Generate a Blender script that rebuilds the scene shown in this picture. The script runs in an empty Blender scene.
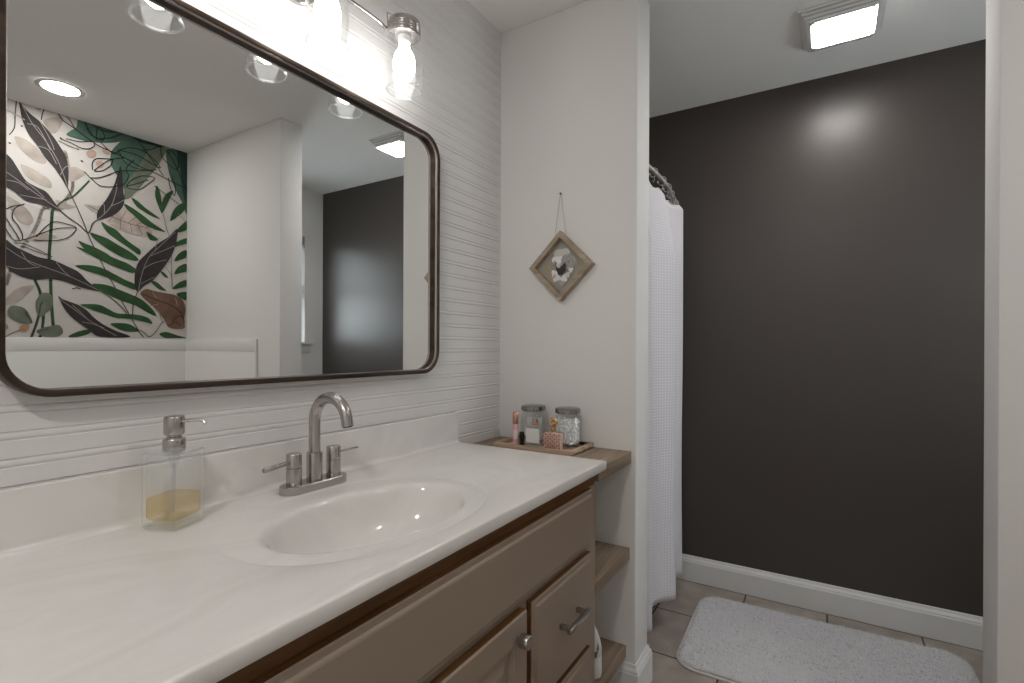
import bpy, bmesh, math, random
from math import pi, sin, cos, radians as R
from mathutils import Vector, Matrix
random.seed(7)
S = bpy.context.scene
C = S.collection

# ------------------------------------------------------------------ camera, world, exposure
cam_d = bpy.data.cameras.new('camera'); cam = bpy.data.objects.new('camera', cam_d); C.objects.link(cam)
yaw, pitch, roll = R(31.806), R(-0.037), R(0.240)
fw = Vector((-sin(yaw)*cos(pitch), cos(yaw)*cos(pitch), sin(pitch)))
rt = Vector((cos(yaw), sin(yaw), 0)); up = rt.cross(fw)
r2 = cos(roll)*rt + sin(roll)*up; u2 = -sin(roll)*rt + cos(roll)*up
M = Matrix((r2, u2, -fw)).transposed().to_4x4(); M.translation = Vector((1.103, 0, 1.203))
cam.matrix_world = M
cam_d.sensor_width = 36; cam_d.lens = 510.56/1024*36; cam_d.shift_y = 5.35/1024; cam_d.clip_start = .02
S.camera = cam

BULB, RECESS, PANEL, SKY = 9.5, 122, 22, 5.2
w = bpy.data.worlds.new('sky'); S.world = w; w.use_nodes = True
w.node_tree.nodes['Background'].inputs[0].default_value = (.93, .96, 1, 1)
w.node_tree.nodes['Background'].inputs[1].default_value = SKY
vs = S.view_settings; vs.view_transform = 'Standard'; vs.look = 'None'; vs.gamma = 1; vs.use_curve_mapping = False
vs.exposure = 1.03
S.cycles.max_bounces = 12; S.cycles.diffuse_bounces = 6; S.cycles.glossy_bounces = 6; S.cycles.transparent_max_bounces = 24
S.cycles.sample_clamp_indirect = 6
S.cycles.use_denoising = True

# ------------------------------------------------------------------ materials
MATS = {}
def mat(name, col=(.8,.8,.8), rough=.5, metal=0, spec=.5, emit=None, coat=0, build=None):
    m = bpy.data.materials.new(name); m.use_nodes = True
    b = m.node_tree.nodes['Principled BSDF']
    b.inputs['Base Color'].default_value = (*col, 1); b.inputs['Roughness'].default_value = rough
    b.inputs['Metallic'].default_value = metal; b.inputs['Specular IOR Level'].default_value = spec
    b.inputs['Coat Weight'].default_value = coat
    if emit: b.inputs['Emission Color'].default_value = (*emit[:3], 1); b.inputs['Emission Strength'].default_value = emit[3]
    if build: build(m.node_tree, b)
    MATS[name] = m
    return m
def N(nt, t, **kw):
    n = nt.nodes.new(t)
    for k, v in kw.items():
        if k.startswith('i_'): n.inputs[k[2:].replace('_', ' ')].default_value = v
        else: setattr(n, k, v)
    return n
def coords(nt, scale=(1,1,1), loc=(0,0,0), rot=(0,0,0), kind='Object'):
    t = N(nt, 'ShaderNodeTexCoord'); mp = N(nt, 'ShaderNodeMapping')
    mp.inputs['Scale'].default_value = scale; mp.inputs['Location'].default_value = loc; mp.inputs['Rotation'].default_value = rot
    nt.links.new(t.outputs[kind], mp.inputs[0]); return mp.outputs[0]
def bump(nt, b, h, strength=.2, dist=.002):
    n = N(nt, 'ShaderNodeBump'); n.inputs['Strength'].default_value = strength; n.inputs['Distance'].default_value = dist
    nt.links.new(h, n.inputs['Height']); nt.links.new(n.outputs[0], b.inputs['Normal'])
def ramp(nt, src, stops):
    r = N(nt, 'ShaderNodeValToRGB'); e = r.color_ramp.elements
    e[0].position, e[0].color = stops[0][0], (*stops[0][1], 1); e[1].position, e[1].color = stops[-1][0], (*stops[-1][1], 1)
    for p_, c in stops[1:-1]:
        x = e.new(p_); x.color = (*c, 1)
    nt.links.new(src, r.inputs[0]); return r.outputs[0]
def noise_bump(scale, strength, dist=.002, detail=3):
    def f(nt, b):
        n = N(nt, 'ShaderNodeTexNoise'); n.inputs['Scale'].default_value = scale; n.inputs['Detail'].default_value = detail
        nt.links.new(coords(nt), n.inputs['Vector']); bump(nt, b, n.outputs['Fac'], strength, dist)
    return f
def wood(c1, c2, axis='Y', sc=1):
    def f(nt, b):
        s = {'X': (3, 40, 40), 'Y': (40, 3, 40), 'Z': (40, 40, 3)}[axis]
        n = N(nt, 'ShaderNodeTexNoise'); n.inputs['Scale'].default_value = sc; n.inputs['Detail'].default_value = 6; n.inputs['Distortion'].default_value = .6
        nt.links.new(coords(nt, s), n.inputs['Vector'])
        nt.links.new(ramp(nt, n.outputs['Fac'], [(.3, c1), (.7, c2)]), b.inputs['Base Color']); bump(nt, b, n.outputs['Fac'], .15, .001)
    return f
def brushed(axis='Z'):
    def f(nt, b):
        s = {'X': (4, 300, 300), 'Y': (300, 4, 300), 'Z': (300, 300, 4)}[axis]
        n = N(nt, 'ShaderNodeTexNoise'); n.inputs['Scale'].default_value = 1
        nt.links.new(coords(nt, s), n.inputs['Vector']); bump(nt, b, n.outputs['Fac'], .08, .0005)
    return f
def marble(nt, b):
    n = N(nt, 'ShaderNodeTexNoise'); n.inputs['Scale'].default_value = 2.2; n.inputs['Detail'].default_value = 5; n.inputs['Distortion'].default_value = 2.5
    nt.links.new(coords(nt, (2.4, 1, 1)), n.inputs['Vector'])
    nt.links.new(ramp(nt, n.outputs['Fac'], [(.36, (.735,.715,.69)), (.5, (.775,.758,.735)), (.62, (.75,.73,.705))]), b.inputs['Base Color'])
def tiles(nt, b):
    v = coords(nt, loc=(-.431, -2.012, 0), kind='Object')
    t = N(nt, 'ShaderNodeTexBrick'); t.offset = 0; t.squash = 1
    t.inputs['Scale'].default_value = 1; t.inputs['Brick Width'].default_value = .3355; t.inputs['Row Height'].default_value = .35
    t.inputs['Mortar Size'].default_value = .0035; t.inputs['Mortar Smooth'].default_value = .1
    t.inputs['Mortar'].default_value = (.05, .037, .03, 1); t.inputs['Color1'].default_value = (1,1,1,1); t.inputs['Color2'].default_value = (.86,.86,.86,1)
    nt.links.new(v, t.inputs['Vector'])
    n = N(nt, 'ShaderNodeTexNoise'); n.inputs['Scale'].default_value = 9; n.inputs['Detail'].default_value = 8; nt.links.new(v, n.inputs['Vector'])
    c = ramp(nt, n.outputs['Fac'], [(.3, (.29,.24,.205)), (.7, (.42,.365,.32))])
    mx = N(nt, 'ShaderNodeMix', data_type='RGBA', blend_type='MULTIPLY'); mx.inputs[0].default_value = 1
    nt.links.new(c, mx.inputs[6]); nt.links.new(t.outputs['Color'], mx.inputs[7])
    nt.links.new(mx.outputs[2], b.inputs['Base Color'])
    iv = N(nt, 'ShaderNodeMath', operation='SUBTRACT'); iv.inputs[0].default_value = 1; nt.links.new(t.outputs['Fac'], iv.inputs[1])
    bump(nt, b, iv.outputs[0], .6, .002)
def waffle(nt, b):
    v = coords(nt)
    w1 = N(nt, 'ShaderNodeTexWave', bands_direction='Z'); w1.inputs['Scale'].default_value = 26; w1.inputs['Distortion'].default_value = .3
    w2 = N(nt, 'ShaderNodeTexWave', bands_direction='Y'); w2.inputs['Scale'].default_value = 26
    nt.links.new(v, w1.inputs[0]); nt.links.new(v, w2.inputs[0])
    mx = N(nt, 'ShaderNodeMath', operation='MAXIMUM'); nt.links.new(w1.outputs['Fac'], mx.inputs[0]); nt.links.new(w2.outputs['Fac'], mx.inputs[1])
    nt.links.new(ramp(nt, mx.outputs[0], [(0, (.58,.56,.595)), (1, (.74,.72,.755))]), b.inputs['Base Color']); bump(nt, b, mx.outputs[0], .5, .002)
def thin_glass(name, tint=(.97,.98,.98), rough=.01, ior=1.5, k=1.0, base=.035, ex=3.2):
    m = bpy.data.materials.new(name); m.use_nodes = True; nt = m.node_tree; nt.nodes.clear()
    o = N(nt, 'ShaderNodeOutputMaterial'); mx = N(nt, 'ShaderNodeMixShader'); t = N(nt, 'ShaderNodeBsdfTransparent'); g = N(nt, 'ShaderNodeBsdfGlossy')
    t.inputs[0].default_value = (*tint, 1); g.inputs['Roughness'].default_value = rough; g.inputs[0].default_value = (1,1,1,1)
    f = N(nt, 'ShaderNodeLayerWeight'); f.inputs[0].default_value = .5      # 'Facing' is the same seen from either side of the glass
    pw = N(nt, 'ShaderNodeMath', operation='POWER'); pw.inputs[1].default_value = ex
    q = N(nt, 'ShaderNodeMath', operation='MULTIPLY_ADD'); q.inputs[1].default_value = .75*k; q.inputs[2].default_value = base*k
    nt.links.new(f.outputs['Facing'], pw.inputs[0]); nt.links.new(pw.outputs[0], q.inputs[0]); nt.links.new(q.outputs[0], mx.inputs[0]); nt.links.new(t.outputs[0], mx.inputs[1]); nt.links.new(g.outputs[0], mx.inputs[2])
    nt.links.new(mx.outputs[0], o.inputs[0]); MATS[name] = m; return m

mat('wall', (.78,.772,.755), .85, spec=.3, build=noise_bump(120, .12, .001))
mat('bead', (.74,.725,.715), .5, spec=.4)
mat('ceiling', (.84,.83,.81), .95, spec=.2, build=noise_bump(55, .35, .003, 5))
mat('dark_paint', (.064,.054,.049), .35, spec=.42, build=noise_bump(90, .06, .001))
mat('trim', (.74,.735,.72), .4)
mat('bronze_lit', (.50,.45,.42), .25, metal=.8); mat('steel', (.33,.32,.31), .14, metal=1); mat('satin_light', (.74,.72,.69), .4, metal=.5)
mat('tile', (.4,.35,.3), .5, build=tiles)
mat('marble', (.78,.76,.74), .11, spec=.5, build=marble)
mat('taupe_paint', (.285,.222,.172), .42, spec=.4)
mat('oak_rail_edge_shade', (.16,.075,.025), .5, build=wood((.10,.042,.012), (.21,.10,.035), 'Y'))  # rail wood; on the sides of the fronts its brown is painted shade
mat('shelf_wood', (.25,.18,.12), .6, build=wood((.17,.12,.08), (.33,.245,.175), 'Y'))
mat('tray_wood', (.5,.36,.25), .6, build=wood((.40,.27,.18), (.60,.45,.33), 'X'))
mat('frame_wood', (.35,.26,.18), .7, build=wood((.26,.20,.14), (.50,.41,.31), 'X', .8))
mat('nickel', (.47,.45,.43), .27, metal=1, build=brushed('Z'))
mat('chrome', (.72,.71,.70), .12, metal=1)
mat('bronze', (.05,.035,.028), .36, metal=.6, build=wood((.028,.018,.013), (.085,.058,.042), 'Y', .7))
mat('lens_side', (.8,.78,.75), .4, emit=(1,.95,.9,1.2))
mat('mirror', (.90,.91,.905), 0, metal=1)
mat('curtain', (.72,.70,.74), .85, spec=.2, build=waffle)
mat('rug', (.66,.65,.66), .95, spec=.1)
mat('rug_binding', (.62,.59,.55), .9, spec=.1)
mat('bulb', (1,1,1), .4, emit=(1,.975,.945,BULB))
mat('recess_fill', (1,1,1), .4, emit=(1,.975,.95,RECESS)); mat('recess_tub', (1,1,1), .4, emit=(1,.975,.95,RECESS*.48))
mat('panel', (1,1,1), .4, emit=(1,.965,.93,PANEL))
mat('plastic_white', (.72,.71,.70), .4)
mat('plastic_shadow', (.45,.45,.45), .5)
mat('gold', (.65,.47,.25), .25, metal=1)
mat('copper', (.62,.36,.24), .25, metal=1)
mat('pink', (.66,.44,.40), .3); mat('pink_liquid', (.74,.44,.47), .3)
mat('pink_pale', (.84,.72,.67), .3)
mat('label', (.80,.79,.78), .6)
mat('grey_text', (.35,.34,.33), .6)
mat('black', (.012,.014,.014), .25)
mat('cotton', (.88,.88,.89), .95, spec=.1, build=noise_bump(200, .5, .002))
mat('string', (.45,.42,.38), .8)
mat('blind', (.78,.79,.80), .6)
mat('sign_grey', (.14,.15,.17), .5)
thin_glass('glass'); thin_glass('jar_rim', (.97,.98,.98), .25, k=1.6); thin_glass('glass_jar', (.98,.985,.985), k=1.2, base=.010, ex=4.2); thin_glass('pane', (.93,.96,.96)); thin_glass('acrylic', (.93,.94,.96))
thin_glass('amber', (.95,.86,.66), .02, 1.33, .5); thin_glass('bottle_glass', (.985,.99,.99), k=1.15); thin_glass('pink_glass', (.95,.86,.84)); thin_glass('glass_edge', (.965,.975,.975), ior=1.5, k=1.3)
for n_, c_ in dict(taupe=(.40,.35,.31), striped=(.46,.385,.345), brown=(.17,.10,.07), brown_dark=(.07,.04,.03), teal=(.075,.135,.105), teal_dark=(.022,.055,.045),
    sage=(.16,.185,.135), sage_dark=(.075,.095,.065), green=(.03,.085,.03), green_stem=(.045,.11,.055), stem=(.25,.25,.21), copper_paint=(.40,.22,.13), blush=(.45,.31,.25),
    charcoal=(.042,.036,.036), vein=(.30,.275,.27), dark_line=(.06,.05,.045), ink=(.012,.018,.016), paper=(.57,.54,.51)).items():
    def mott(nt, b, c=c_):
        n = N(nt, 'ShaderNodeTexNoise'); n.inputs['Scale'].default_value = 14; n.inputs['Detail'].default_value = 4
        nt.links.new(coords(nt), n.inputs['Vector'])
        nt.links.new(ramp(nt, n.outputs['Fac'], [(.3, tuple(x*.78 for x in c)), (.7, tuple(x*1.22 for x in c))]), b.inputs['Base Color'])
    mat('paint_'+n_, c_, .7, spec=.25, build=(mott if n_ in ('teal','sage','green','charcoal','brown','striped','taupe') else None))

# ------------------------------------------------------------------ mesh helpers
class MB:
    def __init__(s): s.v = []; s.f = []; s.m = []; s.mats = []
    def mi(s, m):
        if m not in s.mats: s.mats.append(m)
        return s.mats.index(m)
    def add(s, vs_, fs, m):
        o = len(s.v); k = s.mi(m); s.v += [tuple(x) for x in vs_]
        for f in fs: s.f.append(tuple(o+i for i in f)); s.m.append(k)
        return s
    def bm(s, b, m):
        b.verts.ensure_lookup_table(); b.verts.index_update()
        s.add([v.co for v in b.verts], [[v.index for v in f.verts] for f in b.faces], m); b.free(); return s
    def box(s, a, b, m, bev=0, seg=2):
        q = bmesh.new(); bmesh.ops.create_cube(q, size=1)
        for v in q.verts: v.co = Vector([(a[i]+b[i])/2 + v.co[i]*(b[i]-a[i]) for i in range(3)])
        if bev: bmesh.ops.bevel(q, geom=q.edges[:], offset=bev, segments=seg, affect='EDGES', profile=.5)
        return s.bm(q, m)
    def lathe(s, prof, m, o=(0,0,0), axis=(0,0,1), n=32, cap=True):
        z = Vector(axis).normalized(); x = z.orthogonal().normalized(); y = z.cross(x); o = Vector(o)
        vs_, fs = [], []
        for r, h in prof:
            for k in range(n):
                a = 2*pi*k/n; vs_.append(o + z*h + (x*cos(a)+y*sin(a))*max(r, 1e-5))
        for i in range(len(prof)-1):
            for k in range(n):
                fs.append((i*n+k, i*n+(k+1) % n, (i+1)*n+(k+1) % n, (i+1)*n+k))
        if cap: fs.append(tuple(range(n-1, -1, -1))); fs.append(tuple((len(prof)-1)*n+k for k in range(n)))
        return s.add(vs_, fs, m)
    def tube(s, pts, r, m, n=10, closed=False, cap=True):
        pts = [Vector(p_) for p_ in pts]; L = len(pts); rr = r if isinstance(r, (list, tuple)) else [r]*L
        vs_, fs = [], []; pn = None
        for i, p_ in enumerate(pts):
            if closed: t = (pts[(i+1) % L]-pts[i-1]).normalized()
            else: t = (pts[min(i+1, L-1)]-pts[max(i-1, 0)]).normalized()
            if pn is None: pn = t.orthogonal().normalized()
            pn = (pn - t*pn.dot(t)).normalized(); b_ = t.cross(pn)
            for k in range(n):
                a = 2*pi*k/n; vs_.append(p_ + (pn*cos(a)+b_*sin(a))*rr[i])
        for i in range(L if closed else L-1):
            j = (i+1) % L
            for k in range(n): fs.append((i*n+k, i*n+(k+1) % n, j*n+(k+1) % n, j*n+k))
        if not closed and cap: fs.append(tuple(range(n-1, -1, -1))); fs.append(tuple((L-1)*n+k for k in range(n)))
        return s.add(vs_, fs, m)
    def prism(s, poly, d, m):                     # poly: list of 3D points, d: extrusion vector
        n = len(poly); d = Vector(d); a = [Vector(p_) for p_ in poly]
        fs = [tuple(range(n-1, -1, -1)), tuple(range(n, 2*n))] + [(i, (i+1) % n, n+(i+1) % n, n+i) for i in range(n)]
        return s.add(a+[p_+d for p_ in a], fs, m)
    def sweep(s, rings, m, closed=False, cap=False):
        n = len(rings[0]); vs_ = [p_ for r_ in rings for p_ in r_]; fs = []
        for i in range(len(rings)-1 + (1 if closed else 0)):
            j = (i+1) % len(rings)
            for k in range(n-1): fs.append((i*n+k, i*n+k+1, j*n+k+1, j*n+k))
        if cap: fs.append(tuple(range(n))); fs.append(tuple(len(vs_)-n+k for k in range(n)))
        return s.add(vs_, fs, m)
    def build(s, name, parent=None, smooth=True, loc=None, angle=38):
        me = bpy.data.meshes.new(name); off = Vector(loc) if loc else Vector((0,0,0))
        if parent is not None and loc is None: off = Vector(parent.location)
        me.from_pydata([tuple(Vector(v)-off) for v in s.v], [], s.f)
        for m in s.mats: me.materials.append(MATS[m])
        me.polygons.foreach_set('material_index', s.m); me.update()
        b = bmesh.new(); b.from_mesh(me); bmesh.ops.remove_doubles(b, verts=b.verts, dist=2e-6); bmesh.ops.recalc_face_normals(b, faces=b.faces)
        for f in b.faces: f.smooth = smooth
        for e in b.edges:
            if len(e.link_faces) == 2 and e.calc_face_angle(0) > R(angle): e.smooth = False
        b.to_mesh(me); b.free()
        o = bpy.data.objects.new(name, me); C.objects.link(o)
        if parent is not None: o.parent = parent
        if loc: o.location = loc
        return o
def thing(name, label, cat, loc, group=None):
    o = bpy.data.objects.new(name, None); C.objects.link(o); o.location = loc; o.empty_display_size = .05
    return tag(o, label, cat, group)
def tag(o, label, cat, group=None, kind=None):
    o['label'] = label; o['category'] = cat
    if group: o['group'] = group
    if kind: o['kind'] = kind
    return o
def struct(o, label=None):
    o['kind'] = 'structure'
    if label: o['label'] = label
    return o
def cr(pts, k=6, closed=False):                   # Catmull-Rom through points
    P_ = [Vector(p_) for p_ in pts]; n = len(P_); out = []
    for i in range(n if closed else n-1):
        g = (lambda j: P_[j % n]) if closed else (lambda j: P_[max(0, min(n-1, j))])
        a, b, c, d = g(i-1), g(i), g(i+1), g(i+2)
        for q in range(k):
            t = q/k; out.append(.5*((2*b)+(c-a)*t+(2*a-5*b+4*c-d)*t*t+(3*b-a-3*c+d)*t**3))
    if not closed: out.append(P_[-1])
    return out

# ------------------------------------------------------------------ dimensions (metres)
H = 2.44; Y1 = 1.689; Y1B = 1.825; Y2 = 2.73; XR = 2.442; XA = .5507; XP = 1.456; YB = -1.3; ZC = .8747
Y0 = 1.398; YL = .138; XF = .559

# ------------------------------------------------------------------ room shell
struct(MB().box((-.12, YB-.12, -.1), (XR+.12, Y2+.12, 0), 'tile').build('floor'))
struct(MB().box((-.12, YB-.12, H), (XR+.12, Y2+.12, H+.1), 'ceiling').build('ceiling'))
# beadboard wall: groove pairs 42.3 mm apart, extruded along y
prof = []
z0 = 1.1000 - .0432*25; k = 0; prof.append((0, 0))
while z0 + k*.0432 < H - .01:
    zc = z0 + k*.0432
    if zc > .012:
        for dz in (-.0058, .0058):
            prof += [(0, zc+dz-.0024), (-.0019, zc+dz-.0008), (-.0019, zc+dz+.0008), (0, zc+dz+.0024)]
            if dz < 0: prof += [(.0006, zc)]
    k += 1
prof.append((0, H))
mb = MB(); mb.sweep([[(x, YB, z) for x, z in prof], [(x, Y1, z) for x, z in prof]], 'bead')
mb.box((-.12, YB-.12, 0), (-.004, Y2+.12, H), 'wall')
struct(mb.build('wall_left', angle=20), 'white beadboard wall with fine horizontal paired grooves')
struct(MB().box((-.12, Y2, 0), (XR+.12, Y2+.12, H), 'dark_paint').build('wall_back'), 'dark charcoal brown painted wall')
struct(MB().box((-.12, YB-.12, 0), (XR+.12, YB, H), 'wall').build('wall_front'))
struct(MB().box((-.004, Y1, 0), (XA, Y1B, H), 'wall', .004).build('wall_alcove'))
struct(MB().box((XP, Y1, 0), (XR, Y1B, H), 'wall', .004).build('wall_partition'))
WY0, WY1, WZ0, WZ1 = 1.93, 2.562, 1.232, 2.06
mb = MB()
for a, b in (((XR, YB-.12, 0), (XR+.12, WY0, H)), ((XR, WY1, 0), (XR+.12, Y2, H)), ((XR, WY0, 0), (XR+.12, WY1, WZ0)), ((XR, WY0, WZ1), (XR+.12, WY1, H))): mb.box(a, b, 'wall')
struct(mb.build('wall_right'))
# shower room side wall painted white (continues the left wall)
struct(MB().box((-.004, Y1B, 0), (.004, Y2, H), 'wall').build('wall_shower'))
# window
mb = MB()
for a, b in (((XR+.07, WY0, WZ0), (XR+.11, WY0+.035, WZ1)), ((XR+.07, WY1-.035, WZ0), (XR+.11, WY1, WZ1)), ((XR+.07, WY0, WZ0), (XR+.11, WY1, WZ0+.035)), ((XR+.07, WY0, WZ1-.035), (XR+.11, WY1, WZ1)), ((XR+.065, WY0, 1.63), (XR+.105, WY1, 1.665))): mb.box(a, b, 'trim', .003)
win = struct(mb.build('window_1'))
MB().box((XR+.085, WY0+.03, WZ0+.03), (XR+.089, WY1-.03, WZ1-.03), 'pane').build('pane', win)
mb = MB(); mb.box((XR-.03, WY0-.06, WZ0-.022), (XR+.068, WY1+.06, WZ0), 'trim', .004); mb.box((XR-.014, WY0-.045, WZ0-.085), (XR-.0005, WY1+.045, WZ0-.0225), 'trim', .004)
mb.build('window_sill', win)
mb = MB(); z = WZ1-.05; mb.box((XR+.02, WY0+.006, WZ1-.04), (XR+.06, WY1-.006, WZ1-.002), 'blind', .003)
while z > 1.68:
    mb.prism([(XR+.018, WY0+.008, z-.012), (XR+.06, WY0+.008, z+.012), (XR+.06, WY0+.008, z+.015), (XR+.018, WY0+.008, z-.009)], (0, WY1-WY0-.016, 0), 'blind'); z -= .038
mb.box((XR+.02, WY0+.008, z-.006), (XR+.06, WY1-.008, z+.012), 'blind', .003)
tag(mb.build('window_blind'), 'white slatted blind drawn half down over the small window', 'blind')

# baseboards
BP = [(0,0),(.015,0),(.015,.098),(.0125,.103),(.0125,.108),(.0105,.112),(.006,.118),(.005,.126),(.0035,.129),(0,.129)]
def baseboard(name, path, label=None):            # path: xy points; n: outward normal by left-hand side
    P_ = [Vector(q) for q in path]; rings = []
    for i, q in enumerate(P_):
        ns = []
        if i > 0: d = (P_[i]-P_[i-1]).normalized(); ns.append(Vector((d.y, -d.x)))
        if i < len(P_)-1: d = (P_[i+1]-P_[i]).normalized(); ns.append(Vector((d.y, -d.x)))
        nn = sum(ns, Vector((0,0)))
        nn = nn/(nn.dot(ns[0])) if len(ns) > 1 else nn
        rings.append([(q.x+nn.x*a, q.y+nn.y*a, z) for a, z in BP])
    struct(MB().sweep(rings, 'trim', cap=True).build(name, angle=25), label)
baseboard('baseboard_back', [(.004, Y2), (XR, Y2)])
baseboard('baseboard_alcove', [(.004, Y1), (XA, Y1), (XA, Y1B), (.004, Y1B)])
baseboard('baseboard_partition', [(XR, Y1B), (XP, Y1B), (XP, Y1), (1.64, Y1)])
baseboard('baseboard_right', [(XR, Y2), (XR, Y1B)])

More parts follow.
